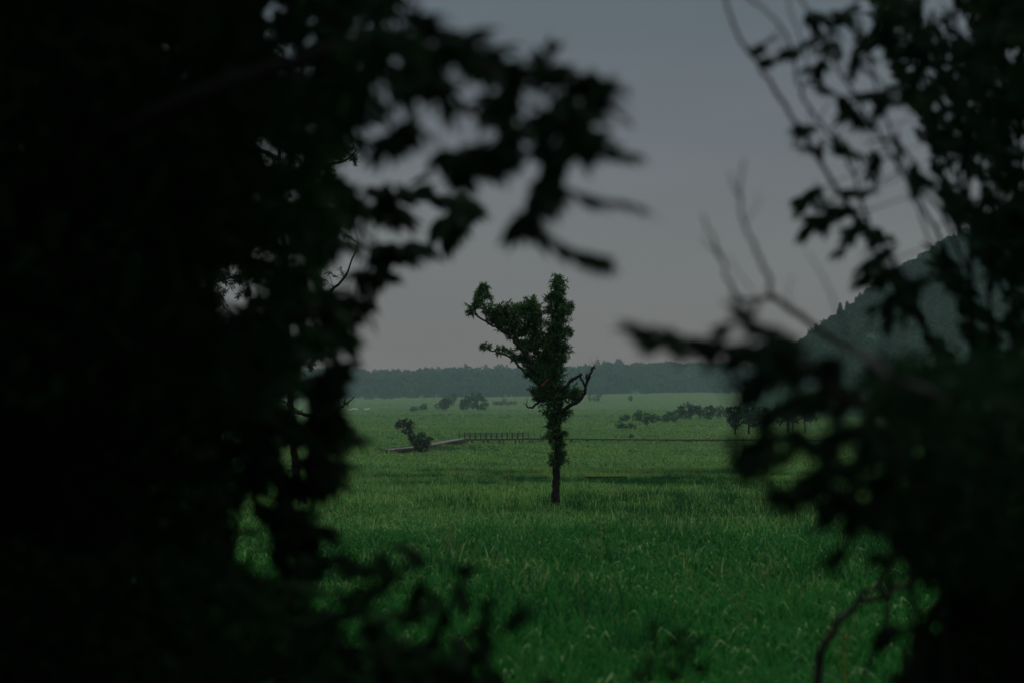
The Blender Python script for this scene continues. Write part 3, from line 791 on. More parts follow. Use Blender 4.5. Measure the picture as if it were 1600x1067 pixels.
for f in (0.12, 0.37, 0.62, 0.87):
    for s_ in (-1, 1):
        q = E_ + (F_ - E_) * f + sd * s_ * 0.7; zb = gz(q[0], q[1]) - 0.4
        timber('pile', (q[0], q[1], (zb + q[2] - .04) / 2), .16, .16, q[2] - .04 - zb, bt)

# thin stake by the boardwalk
t = thing('stake', 'thin dark stake standing behind the long boardwalk', 'stake', at(976, 686, 430))
tb = Tubes(); tb.add(np.array([[0, 0, -0.6], [0.03, 0, .6], [0.0, 0, 1.15]]), [.035, .03, .02], 6); obj('pole', tb.mesh('pole', M_RAIL), t)

# old planks half buried in the meadow
def plank_row(px0, px1, py, d, label, zz=0.0):
    a = at(px0, py, d); b = at(px1, py - 0.6, d)
    t = thing('old_plank', label, 'plank', (a + b) / 2, 'old dark planks lying in the meadow')
    L = np.linalg.norm(b - a); ax = np.array([1.0, 0.02]); ax /= np.linalg.norm(ax)
    o = (a + b) / 2
    obj('board', box_mesh('board', [(o + np.array([0, 0, 0.03]), ax, L / 2, 0.11, 0.035)], M_OLDPLANK, o), t)
    obj('beam', box_mesh('beam', [(o + np.array([0.1, -0.06, -0.105]), ax, L / 2 - .1, 0.05, 0.095)], M_OLDPLANK, o), t)
    zb = gz(o[0], o[1]) - 0.2
    for f in (-0.4, 0.35):
        q = o + np.array([ax[0] * L * f, ax[1] * L * f + 0.05, 0])
        h = (o[2] - 0.005 - zb) / 2
        obj('peg', box_mesh('peg', [((q[0], q[1], zb + h), ax, .04, .04, h)], M_OLDPLANK, o), t)
plank_row(913, 980, 746, 132, 'longest dark plank lying in the grass right of the lone tree')
plank_row(1022, 1062, 746.5, 132, 'short dark plank half hidden in grass right of the longest one')
plank_row(832, 858, 747, 132, 'short dark plank half hidden in grass left of the lone tree')

# white wrapped bales
for px, py, lab in ((547, 641.5, 'white bale at the left end of the far row, half hidden'), (551.5, 640.5, 'second white bale from the left in the far row'), (556.5, 640.6, 'third white bale from the left in the far row'),
                    (571.5, 641, 'low white bale left in the far pair'), (575.5, 640.3, 'bigger white bale right in the far pair')):
    b = at(px, py, 1350)
    t = thing('wrapped_bale', lab, 'bale', b, 'white bales in the far meadow')
    tb = Tubes(); ths = np.array([[-.75, 0, 0.45], [-.68, 0, .45], [0, 0, .45], [.68, 0, .45], [.75, 0, .45]]); tb.add(ths * [1, 1, 1], [.4, .55, .6, .55, .4], 12)
    obj('wrapping', tb.mesh('wrapping', M_BALE), t)

# ------------------------------------------------------------------ the lone willow in focus
K63 = FOCUS / FPX
def willow(name, label, d, base, limbs, blobs, leaf_n, mat, leaf=(0.085, 0.15), twigs=60, extra=None, hang=-0.25):
    b = at(base[0], base[1], d); b[2] = min(b[2], gz(b[0], b[1])) - 0.05
    k = d / FPX
    t = thing(name, label, 'tree', b)
    allp = []
    for nm, path, r0, r1 in limbs:
        q = np.array([list(at(p[0], p[1], d) + np.array([0, p[2] if len(p) > 2 else 0, 0])) for p in path])
        sp = spline(q, 6)
        if nm == 'trunk': sp[0][2] = b[2] - 0.1
        sp[1:-1] += rng.normal(0, 0.012, sp[1:-1].shape)
        rad = np.linspace(r0 * k, r1 * k, len(sp)) * (1 + 0.07 * rng.uniform(-1, 1, len(sp)))
        if nm == 'trunk': rad[:4] *= np.array([1.55, 1.3, 1.14, 1.05])
        tb = Tubes(); tb.add(sp, rad, 10, 0.10)
        obj(nm, tb.mesh(nm, M_BROKEN if nm == 'torn_stub' else M_BARK, b), t)
        allp.append(sp)
    allp = np.concatenate(allp)
    bl = []
    for (bx, by, r, *yo) in blobs:
        c = at(bx, by, d); c[1] += (yo[0] if yo else rng.uniform(-0.2, 0.2))
        bl.append((*c, r * k, r * k * 0.95, r * k))
    # twigs: from the limbs out into the foliage; leaves sit along them in sprays
    B_ = np.array(bl); tbs = Tubes(); P = []; Dr = []
    w = B_[:, 3] ** 2; w = w / w.sum()
    per = 26
    ntw = leaf_n // per
    for i in range(ntw):
        q = B_[rng.choice(len(B_), p=w)]
        u = rdir(1)[0]; u[2] = u[2] * 0.9 + 0.15
        tip = q[:3] + u * q[3] * (rng.uniform(0.5, 1.02) if rng.uniform() < .82 else rng.uniform(1.05, 1.5))
        root = allp[np.argmin(np.linalg.norm(allp - (q[:3] - u * q[3] * 0.2), axis=1))]
        start = q[:3] + (root - q[:3]) * min(1.0, 0.8 * q[3] / (np.linalg.norm(root - q[:3]) + 1e-6)) if i % 3 else root
        mid = (start + tip) / 2 + rng.normal(0, 0.03, 3) + np.array([0, 0, 0.03])
        sp = spline(np.array([start, mid, tip]), 4)
        tbs.add(sp, np.linspace(0.007, 0.0025, len(sp)), 4)
        ts = rng.uniform(0.25, 1.0, per)
        base_p = np.stack([np.interp(ts, np.linspace(0, 1, len(sp)), sp[:, j]) for j in range(3)], 1)
        ax = unit(tip - start)
        dd = 0.55 * ax + 0.95 * rdir(per) + np.array([0, 0, hang])
        P.append(base_p + 0.015 * rdir(per)); Dr.append(dd)
    P = np.concatenate(P); Dr = np.concatenate(Dr); n = len(P)
    obj('foliage', leaves_mesh('foliage', LEAF_WILLOW, P, Dr, rdir(n) * 0.8 + np.array([0, -0.2, 0.7]), rng.uniform(leaf[0], leaf[1], n), mat, b, 1.25), t)['kind'] = 'stuff'
    obj('twigs', tbs.mesh('twigs', M_BARK, b), t)['kind'] = 'stuff'
    return t, b

limbs = [
    ('trunk', [(868, 798), (868, 775), (869, 745), (870, 718), (871, 690), (869, 660), (868, 632), (866, 602), (864, 570), (865, 540), (867, 510), (869, 480), (872, 452), (874, 430)], 6.7, 1.5),
    ('limb', [(866, 612), (850, 596, -.1), (835, 578, -.2), (822, 556, -.3), (809, 540, -.3), (794, 522, -.25), (784, 517, -.2), (763, 505, -.1), (742, 488, 0), (744, 468, .1), (755, 450, .1)], 3.6, .8),
    ('limb', [(863, 606, .1), (841, 600, .2), (826, 586, .2), (814, 575, .2), (792, 555, .15), (770, 549, .1), (757, 542, .1)], 2.7, .8),
    ('limb', [(850, 594, .2), (843, 560, .3), (838, 530, .3), (833, 500, .25), (829, 472, .2)], 3.2, .8),
    ('dead_limb', [(868, 648, -.1), (880, 640, -.2), (892, 632, -.25), (904, 626, -.3), (912, 615, -.3), (915, 602, -.3), (920, 588, -.3), (925, 577, -.3), (928, 572, -.3)], 3.6, 1.4),
    ('dead_limb', [(872, 612, -.2), (884, 603, -.3), (894, 593, -.3), (903, 588, -.3), (908, 585, -.3)], 2.7, 1.9),
    ('dead_limb', [(906, 588, -.3), (910, 596, -.3), (914, 604, -.3)], 1.6, 1.5),
    ('dead_limb', [(917, 594, -.3), (915, 590, -.32), (916, 585, -.35)], 1.5, .9),
    ('limb', [(866, 622, -.1), (850, 624, -.2), (840, 630, -.25), (831, 637, -.3), (823, 634, -.3)], 2.4, 1.2),
    ('torn_stub', [(846, 603, -.45), (850, 598, -.48), (855, 593, -.5)], 1.6, .8),
]
blobs = [(873, 434, 9), (868, 444, 9), (878, 440, 7), (873, 455, 14), (870, 470, 17), (878, 482, 17), (865, 490, 17), (877, 500, 17), (865, 512, 19), (880, 520, 15), (868, 530, 20), (882, 545, 13), (862, 550, 20), (870, 562, 20),
         (858, 575, 20), (872, 585, 15), (855, 595, 18), (866, 605, 18), (850, 612, 17), (838, 620, 11), (832, 612, 7), (884, 612, 15), (896, 616, 13), (905, 612, 8), (902, 625, 8), (875, 625, 17), (858, 630, 16), (880, 642, 12), (866, 648, 14), (855, 648, 10), (876, 660, 11), (860, 665, 9), (880, 678, 8),
         (856, 680, 9), (868, 676, 12), (864, 692, 7), (877, 690, 7), (884, 488, 10), (890, 520, 6), (888, 555, 6), (893, 480, 6), (852, 470, 7),
         (735, 488, 8), (741, 480, 10), (750, 470, 10), (749, 458, 9), (757, 452, 8), (762, 467, 9), (766, 482, 13), (778, 488, 14), (790, 480, 11), (795, 494, 16), (808, 488, 15), (810, 505, 15), (822, 492, 17), (833, 480, 14), (828, 470, 9), (836, 498, 17), (826, 515, 17), (840, 520, 17), (815, 522, 11),
         (838, 540, 18), (826, 545, 12), (846, 560, 17), (834, 566, 14), (840, 582, 16), (820, 560, 9), (828, 580, 10), (798, 515, 12), (785, 505, 12), (775, 500, 11), (806, 530, 10), (815, 540, 11), (850, 505, 9), (848, 535, 12), (830, 575, 12), (842, 590, 12),
         (757, 541, 6), (764, 544, 7), (775, 545, 7), (787, 549, 7), (797, 550, 7), (806, 560, 6),
         (876, 710, 9), (881, 720, 8), (868, 720, 8), (884, 712, 6), (862, 722, 6), (874, 728, 5), (860, 712, 4)]
wt, wb = willow('willow_tree', 'lone pollarded willow with leafy arms standing in the middle of the meadow', FOCUS, (868, 798), limbs, blobs, 36000, M_WILLOW)
# bare whip twigs on the dead limb
tbs = Tubes()
for (sx, sy), n in (((893, 593), 4), ((905, 587), 5), ((918, 590), 8), ((924, 580), 7), ((916, 605), 4), ((823, 634), 7), ((884, 603), 5), ((928, 572), 3)):
    for _ in range(n):
        a = at(sx, sy, FOCUS - 0.3); u = np.array([rng.normal(-.1, .55), rng.normal(0, .4), rng.uniform(.3, 1)]); u = unit(u) * rng.uniform(.12, .36)
        tbs.add(np.array([a, a + u * .5 + rng.normal(0, .01, 3), a + u]), [.004, .003, .0015], 4)
obj('bare_twigs', tbs.mesh('bare_twigs', M_BARK, wb), wt)['kind'] = 'stuff'

# ------------------------------------------------------------------ second willow, dark, behind the left thicket
limbs2 = [
    ('trunk', [(472, 790), (469, 765), (463, 735), (458, 690), (455, 640), (452, 580), (448, 500), (445, 420), (440, 330), (436, 240), (430, 150), (424, 70)], 7, 1.5),
    ('limb', [(455, 640), (480, 648), (510, 645), (530, 638), (545, 628), (553, 619)], 3, .6),
    ('limb', [(452, 580), (485, 555), (510, 535), (530, 525)], 3, .7),
    ('limb', [(448, 500), (500, 470), (540, 430), (560, 380)], 3.5, .8),
    ('limb', [(445, 440), (400, 430), (340, 440), (300, 470)], 3.5, .8),
    ('limb', [(438, 300), (490, 270), (540, 250), (560, 235)], 3.5, .8),
    ('limb', [(436, 250), (380, 220), (320, 190), (280, 180)], 3.5, .8),
]
blobs2 = []
for _ in range(120):
    by = rng.uniform(60, 690); hw = np.interp(by, [60, 150, 400, 600, 690], [30, 110, 120, 70, 25])
    blobs2.append((450 + rng.uniform(-1.1, 0.75) * hw, by, rng.uniform(9, 20), rng.uniform(-1.2, 1.2)))
blobs2 += [(510, 490, 16), (495, 510, 16), (530, 480, 12), (515, 505, 14), (535, 500, 9), (500, 550, 16), (515, 560, 11), (490, 575, 14), (545, 622, 7), (536, 628, 9), (522, 635, 10), (505, 632, 12), (528, 615, 8), (515, 618, 9), (526, 522, 8), (518, 530, 10), (505, 538, 12), (520, 510, 8), (548, 243, 9), (553, 250, 8), (552, 236, 7), (425, 55, 10), (432, 70, 12), (418, 70, 12),
           (455, 745, 7), (462, 730, 9), (450, 735, 8), (410, 430, 14), (345, 430, 12), (350, 470, 14), (345, 485, 14)]
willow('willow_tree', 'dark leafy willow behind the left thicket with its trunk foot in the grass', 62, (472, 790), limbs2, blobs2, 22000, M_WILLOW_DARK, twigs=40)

# a third trunk deeper in the left thicket
limbs3 = [('trunk', [(258, 840), (256, 780), (255, 720), (253, 640), (250, 540), (262, 400), (270, 260)], 15, 6),
          ('limb', [(252, 560), (310, 480), (350, 400)], 6, 2), ('limb', [(252, 600), (190, 500), (150, 380)], 6, 2)]
blobs3 = [(255 + rng.normal(0, 95), rng.uniform(120, 660), rng.uniform(14, 34), rng.uniform(-.8, .8)) for _ in range(110)]
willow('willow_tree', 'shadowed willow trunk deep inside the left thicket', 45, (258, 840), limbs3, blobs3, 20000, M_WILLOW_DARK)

# ------------------------------------------------------------------ near foliage framing the view (out of focus)
leaf_meshes = {}
def leaf_mesh(mat, v):
    key = (mat.name, v)
    if key not in leaf_meshes:
        tv, tf = leaf_template([[0.14, 0.18, 0.15, 0.07], [0.11, 0.16, 0.16, 0.09], [0.15, 0.21, 0.15, 0.06]][v], fold=[.25, .35, .15][v], curl=[.18, .30, .10][v])
        leaf_meshes[key] = mesh_np('leaf', tv, [tf], mat)
    return leaf_meshes[key]

class Near:
    """a tree or shrub near the camera: stems and branches are parts, its clearest leaves are parts, the inner mass is foliage"""
    def __init__(self, name, label, cat, base_px, base_d, mat, bark, leaf_px, group=None, dk=1.0):
        self.dk = dk; base_d = base_d * dk
        b = at(base_px, 620, base_d); b[2] = gz(b[0], b[1]) - 0.05
        self.b = b; self.t = thing(name, label, cat, b, group); self.mat = mat; self.bark = bark
        self.leaf_px = leaf_px; self.pts = []; self.single = []; self.mass = []; self.tw = Tubes()
    def branch(self, name, path, r0, r1, d=None, ground=False, sides=8):
        """path of (x, y[, depth]) pixels; radii in millimetres"""
        q = []
        for p in path:
            q.append(at(p[0], p[1], (p[2] if len(p) > 2 else d) * self.dk))
        if ground:
            g = q[0].copy(); g[2] = gz(g[0], g[1]) - 0.1; q[0] = g
        sp = spline(np.array(q), 2 if self.bark is M_DEADWOOD else 6)
        sp[1:-1] += rng.normal(0, 0.008 if self.bark is M_DEADWOOD else 0.0035, sp[1:-1].shape)
        tb = Tubes(); tb.add(sp, np.linspace(r0, r1, len(sp)) / 1000 * (1 + .08 * rng.uniform(-1, 1, len(sp))), sides, .06)
        obj(name, tb.mesh(name, self.bark, self.b), self.t)
        self.pts.append(sp)
    def put(self, pos, d, up, ln, single):
        (self.single if single else self.mass).append((pos, d, up, ln))
    def spray(self, a, b, n, L, single=True):
        """a leafy shoot from a to b: leaves in two ranks along it and one at the tip, hanging a little"""
        ax = unit(b - a); ln = np.linalg.norm(b - a)
        up = unit(np.array([rng.normal(0, .35), -0.55 + rng.normal(0, .35), 0.75])); sd = unit(np.cross(up, ax)); up = np.cross(ax, sd)
        sag = np.array([0, 0, -0.10 * ln])
        line = np.array([a + ax * ln * t + sag * t * t for t in np.linspace(0, 0.92, 5)])
        self.tw.add(line, np.linspace(.0022, .0010, 5), 4)
        for i in range(n):
            t = 0.08 + 0.90 * (i + rng.uniform(-.25, .25)) / n
            p = a + ax * ln * t + sag * t * t
            e = 1 if i % 2 else -1
            w = 0.85 if i < n - 1 else 0.1
            d = unit(ax * rng.uniform(.8, 1.3) + sd * e * w * rng.uniform(.5, .9) + np.array([0, 0, -0.22]) + 0.18 * rdir(1)[0])
            self.put(p, d, unit(up + 0.35 * rdir(1)[0]), L * rng.uniform(.7, 1.15), single)
    def clump(self, x, y, r, d, n, single=True, bias=(0, 0), flat=0.7):
        """a cluster of leafy shoots r pixels across; bias is the picture direction they grow to"""
        d = d * self.dk
        c = at(x, y, d)
        allp = np.concatenate(self.pts)
        root = allp[np.argmin(np.linalg.norm(allp - c, axis=1))]
        k = d / FPX
        if np.linalg.norm(root - c) < 0.6:
            mid = (root + c) / 2 + rng.normal(0, .012, 3)
            self.tw.add(spline(np.array([root, mid, c]), 3), np.linspace(.003, .0015, 7), 4)
        grow = unit(c - root) * 0.5 if np.linalg.norm(c - root) > 1e-3 else np.zeros(3)
        bd = np.array([bias[0], 0.0, -bias[1]])
        for _ in range(max(2, int(round(n * 0.42)))):
            u = rdir(1)[0]; u[2] *= flat; u[1] *= .7
            dr = unit(u + 1.3 * bd + grow + np.array([0, 0, -0.15]))
            a = c + rdir(1)[0] * r * k * 0.35 - dr * r * k * 0.55
            self.spray(a, a + dr * r * k * rng.uniform(1.4, 2.4), 10, self.leaf_px * k, single)
    def leaf(self, x0, y0, x1, y1, d, tilt=0.5):
        d = d * self.dk
        a = at(x0, y0, d); b = at(x1, y1, d + rng.uniform(-.05, .05))
        ln = np.linalg.norm(b - a)
        self.spray(a - unit(b - a) * ln * .15, b - unit(b - a) * self.leaf_px * d / FPX * .6, max(7, int(ln / (self.leaf_px * d / FPX) * 6)), self.leaf_px * d / FPX)
        allp = np.concatenate(self.pts); root = allp[np.argmin(np.linalg.norm(allp - a, axis=1))]
        self.tw.add(spline(np.array([root, (root + a) / 2, a]), 3), np.linspace(.003, .0015, 7), 4)
    def crown(self, c, r, n, size=0.12):
        """the rest of the crown, over and behind the camera's stand"""
        P = np.array(c) + rdir(n) * (rng.uniform(0, 1, n) ** 0.45)[:, None] * np.array(r)
        k = (np.linalg.norm(P - np.array([0, 0, EYE]), axis=1) > 0.9) & ~((P[:, 1] > -0.3) & (np.abs(P[:, 0]) < 0.5 + 0.30 * P[:, 1]) & (np.abs(P[:, 2] - EYE) < 0.5 + 0.24 * P[:, 1]))
        k &= P[:, 2] > 1.0
        P = P[k]; n = len(P); D = unit(rdir(n) + np.array([0, 0, -.2])); U = unit(rng.normal(0, .4, (n, 3)) + np.array([0, 0, .8]))
        for i in range(n): self.mass.append((P[i], D[i], U[i], size * rng.uniform(.8, 1.3)))
    def fill(self, poly, d0, d1, lai, gaps=(), lean=None):
        """leaves through the volume behind an outline, several leaves deep, with gaps where the light comes through"""
        poly = np.array(poly, float)
        x0, y0 = poly.min(0); x1, y1 = poly.max(0)
        leaf_area = 0.27 * self.leaf_px ** 2 * 0.55
        n = int((x1 - x0) * (y1 - y0) * lai / leaf_area)
        px = rng.uniform(x0, x1, n); py = rng.uniform(y0, y1, n)
        k = in_poly(px, py, poly)
        for gx, gy, gr in gaps:
            for _ in range(5):
                hx, hy, hr = gx + rng.normal(0, .65) * gr, gy + rng.normal(0, .65) * gr, gr * rng.uniform(.35, .8)
                k &= ~(((px - hx) ** 2 + (py - hy) ** 2) < hr * hr)
        clumpy = vnoise(px / 70, py / 60, 71) + 0.6 * vnoise(px / 28, py / 28, 72)
        if lean is not None:            # leaves follow the leaning stems in streaks
            clumpy = vnoise((px * .80 - py * .55) / 34, (px * .55 + py * .80) / 120, 73) + .5 * vnoise(px / 26, py / 26, 74)
            k &= clumpy > -0.12
        k &= clumpy > -0.95
        px, py = px[k], py[k]; n = len(px)
        d0, d1 = d0 * self.dk, d1 * self.dk
        d = rng.uniform(d0, d1, n)
        # perspective keeps the volume's outline: points are spread over its real depth
        P = np.array([0, 0, EYE]) + d[:, None] * (FWV + np.array([1., 0, 0]) * ((px - 800) / FPX)[:, None] + UPV * ((533.5 - py) / FPX)[:, None])
        L = self.leaf_px * (d0 * 0.6 + d1 * 0.4) / FPX * rng.uniform(.7, 1.25, n)
        D = unit(rdir(n) + np.array([0.1, -.1, -0.2])) if lean is None else unit(.75 * rdir(n) + np.array(lean) * rng.choice([-1, 1], n)[:, None]); U = unit(rng.normal(0, .5, (n, 3)) + np.array([0, -.3, .6]))
        for i in range(n): self.put(P[i], D[i], U[i], L[i], False)
    def finish(self):
        sel = self.single
        if len(sel) > 300:
            idx = set(random.sample(range(len(sel)), 300))
            self.mass += [s for i, s in enumerate(sel) if i not in idx]; sel = [s for i, s in enumerate(sel) if i in idx]
        for i, (p, d, up, L) in enumerate(sel):
            x, y, z = frames(d[None], up[None])
            o = obj('leaf', leaf_mesh(self.mat, i % 3), self.t)
            M = Matrix((x[0], y[0], z[0])).transposed().to_4x4() @ Matrix.Scale(float(L), 4)
            M.translation = V(p - self.b)
            o.matrix_basis = M
        if self.mass:
            P = np.array([m[0] for m in self.mass]); D = np.array([m[1] for m in self.mass]); U = np.array([m[2] for m in self.mass]); L = np.array([m[3] for m in self.mass])
            obj('foliage', leaves_mesh('foliage', LEAF_OVAL, P, D, U, L, self.mat, self.b), self.t)['kind'] = 'stuff'
        if self.tw.n: obj('twigs', self.tw.mesh('twigs', self.bark, self.b), self.t)['kind'] = 'stuff'

# ---- left: tree whose limb reaches into the sky
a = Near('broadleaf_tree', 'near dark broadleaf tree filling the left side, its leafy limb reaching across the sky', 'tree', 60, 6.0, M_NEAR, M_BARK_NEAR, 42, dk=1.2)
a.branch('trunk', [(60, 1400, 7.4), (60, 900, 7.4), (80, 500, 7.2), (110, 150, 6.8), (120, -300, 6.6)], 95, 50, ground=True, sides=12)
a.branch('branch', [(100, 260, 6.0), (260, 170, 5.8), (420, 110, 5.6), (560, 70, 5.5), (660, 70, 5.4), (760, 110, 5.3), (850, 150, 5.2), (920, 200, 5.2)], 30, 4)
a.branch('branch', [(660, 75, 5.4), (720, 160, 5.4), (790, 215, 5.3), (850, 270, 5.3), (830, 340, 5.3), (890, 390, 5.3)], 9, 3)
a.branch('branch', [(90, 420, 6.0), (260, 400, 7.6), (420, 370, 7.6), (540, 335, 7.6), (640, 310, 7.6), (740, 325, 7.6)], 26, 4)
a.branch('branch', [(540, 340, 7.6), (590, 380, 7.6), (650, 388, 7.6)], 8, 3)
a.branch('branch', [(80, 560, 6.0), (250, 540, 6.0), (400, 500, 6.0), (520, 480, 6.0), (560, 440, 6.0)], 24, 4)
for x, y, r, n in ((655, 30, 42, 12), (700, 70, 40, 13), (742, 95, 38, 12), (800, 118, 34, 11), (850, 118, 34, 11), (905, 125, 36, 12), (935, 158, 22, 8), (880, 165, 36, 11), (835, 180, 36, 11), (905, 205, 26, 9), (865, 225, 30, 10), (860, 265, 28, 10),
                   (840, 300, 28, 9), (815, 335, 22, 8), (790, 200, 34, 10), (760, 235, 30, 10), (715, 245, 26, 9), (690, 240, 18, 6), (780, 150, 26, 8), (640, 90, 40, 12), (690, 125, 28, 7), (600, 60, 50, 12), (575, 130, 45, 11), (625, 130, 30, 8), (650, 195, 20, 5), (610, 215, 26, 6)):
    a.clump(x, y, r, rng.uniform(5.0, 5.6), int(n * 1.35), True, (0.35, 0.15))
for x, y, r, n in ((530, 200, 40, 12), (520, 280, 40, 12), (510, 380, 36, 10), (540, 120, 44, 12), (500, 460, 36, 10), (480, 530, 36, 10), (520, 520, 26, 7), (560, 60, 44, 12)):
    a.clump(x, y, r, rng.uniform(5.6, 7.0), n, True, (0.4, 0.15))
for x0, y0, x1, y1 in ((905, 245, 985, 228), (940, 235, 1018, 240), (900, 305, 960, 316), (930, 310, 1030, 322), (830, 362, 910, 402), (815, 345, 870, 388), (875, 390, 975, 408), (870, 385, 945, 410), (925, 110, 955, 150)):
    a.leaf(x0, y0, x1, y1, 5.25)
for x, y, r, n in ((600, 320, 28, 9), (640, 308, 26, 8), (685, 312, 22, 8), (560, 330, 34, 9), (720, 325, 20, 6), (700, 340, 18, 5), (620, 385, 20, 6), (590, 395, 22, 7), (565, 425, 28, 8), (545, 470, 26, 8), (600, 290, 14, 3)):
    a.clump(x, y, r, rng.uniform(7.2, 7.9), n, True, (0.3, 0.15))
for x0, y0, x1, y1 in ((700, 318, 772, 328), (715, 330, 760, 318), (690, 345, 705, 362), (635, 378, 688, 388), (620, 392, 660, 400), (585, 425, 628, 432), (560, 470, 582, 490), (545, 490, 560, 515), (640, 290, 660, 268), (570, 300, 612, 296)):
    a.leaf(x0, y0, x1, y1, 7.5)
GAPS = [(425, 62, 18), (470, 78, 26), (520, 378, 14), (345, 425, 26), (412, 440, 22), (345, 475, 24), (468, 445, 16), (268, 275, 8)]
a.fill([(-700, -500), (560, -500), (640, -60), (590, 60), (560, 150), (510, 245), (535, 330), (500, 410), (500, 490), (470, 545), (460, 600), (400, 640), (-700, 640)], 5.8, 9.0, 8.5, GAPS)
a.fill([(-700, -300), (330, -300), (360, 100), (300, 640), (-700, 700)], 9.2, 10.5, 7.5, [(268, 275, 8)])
a.crown((-3.2, -1.5, 4.2), (4.5, 5.5, 3.0), 26000, 0.14)  # out of view, added behind the camera to darken the left leaves
a.crown((-1.6, 5.0, 5.8), (4.8, 4.2, 1.9), 7000, 0.13)  # unseen overhead leaves, added to shade the limb
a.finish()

# ---- left middle: sapling leaning out of the thicket
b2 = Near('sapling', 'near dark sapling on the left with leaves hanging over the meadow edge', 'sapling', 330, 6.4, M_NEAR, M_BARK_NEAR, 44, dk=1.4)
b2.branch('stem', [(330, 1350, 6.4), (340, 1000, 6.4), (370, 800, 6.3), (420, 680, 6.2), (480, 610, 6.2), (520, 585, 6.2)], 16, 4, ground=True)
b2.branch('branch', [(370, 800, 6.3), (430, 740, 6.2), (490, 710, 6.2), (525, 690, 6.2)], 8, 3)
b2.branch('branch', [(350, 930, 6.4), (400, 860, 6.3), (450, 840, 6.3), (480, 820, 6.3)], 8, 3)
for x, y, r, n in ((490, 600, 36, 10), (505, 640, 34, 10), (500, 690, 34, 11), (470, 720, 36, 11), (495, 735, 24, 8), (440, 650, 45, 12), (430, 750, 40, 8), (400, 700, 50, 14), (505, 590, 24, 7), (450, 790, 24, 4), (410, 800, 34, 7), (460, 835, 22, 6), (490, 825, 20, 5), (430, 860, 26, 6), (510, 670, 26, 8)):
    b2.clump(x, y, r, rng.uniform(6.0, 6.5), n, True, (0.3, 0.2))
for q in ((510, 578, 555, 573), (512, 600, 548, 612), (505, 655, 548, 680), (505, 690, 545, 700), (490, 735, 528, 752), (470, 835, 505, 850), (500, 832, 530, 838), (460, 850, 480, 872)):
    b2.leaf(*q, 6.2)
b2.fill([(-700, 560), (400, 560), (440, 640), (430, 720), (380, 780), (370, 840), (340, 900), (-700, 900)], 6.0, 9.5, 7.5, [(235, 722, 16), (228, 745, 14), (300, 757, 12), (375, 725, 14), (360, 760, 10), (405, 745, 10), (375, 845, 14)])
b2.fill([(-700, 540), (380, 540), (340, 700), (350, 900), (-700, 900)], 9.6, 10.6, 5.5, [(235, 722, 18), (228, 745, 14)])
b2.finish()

# ---- left bottom: bush
c2 = Near('leafy_bush', 'near dark bush at the bottom left, its top leaves standing before the grass', 'bush', 500, 6.6, M_NEAR, M_BARK_NEAR, 34, dk=1.15)
c2.branch('stem', [(500, 1400, 6.6), (520, 1150, 6.6), (560, 1000, 6.6), (620, 900, 6.6), (640, 868, 6.6)], 9, 3, ground=True)
c2.branch('stem', [(560, 1400, 6.8), (600, 1150, 6.8), (670, 1000, 6.7), (720, 920, 6.6), (740, 885, 6.6)], 9, 3, ground=True)
c2.branch('stem', [(420, 1400, 6.6), (430, 1100, 6.6), (450, 950, 6.6), (480, 890, 6.6)], 9, 3, ground=True)
c2.branch('stem', [(640, 1400, 6.6), (680, 1150, 6.6), (740, 1040, 6.6), (790, 985, 6.6)], 9, 3, ground=True)
for x, y, r, n in ((640, 872, 20, 5), (610, 905, 26, 6), (660, 915, 20, 5), (560, 935, 30, 8), (580, 980, 34, 9), (740, 885, 16, 4), (720, 915, 18, 4), (700, 950, 26, 5), (760, 975, 26, 5), (640, 960, 30, 8), (670, 1010, 36, 10), (730, 1020, 30, 8), (770, 1045, 26, 7), (790, 985, 18, 4), (860, 1066, 20, 3),
                   (480, 905, 24, 5), (505, 870, 18, 4), (450, 920, 30, 8), (520, 960, 30, 8), (540, 1020, 36, 10), (610, 1040, 34, 10), (470, 980, 34, 10), (690, 1060, 34, 9), (565, 885, 14, 2)):
    c2.clump(x, y, r, rng.uniform(6.3, 6.9), int(n * 1.4), True, (0.1, -0.1))
c2.fill([(-700, 850), (330, 860), (430, 900), (520, 970), (600, 1010), (690, 1040), (780, 1085), (800, 1400), (-700, 1400)], 6.4, 9.0, 7.5, [(195, 958, 14), (385, 905, 10), (510, 1055, 9), (430, 1010, 8)])
c2.fill([(-700, 840), (320, 850), (420, 940), (480, 1080), (480, 1400), (-700, 1400)], 9.2, 10.2, 5.0, [(195, 958, 16)])
c2.finish()

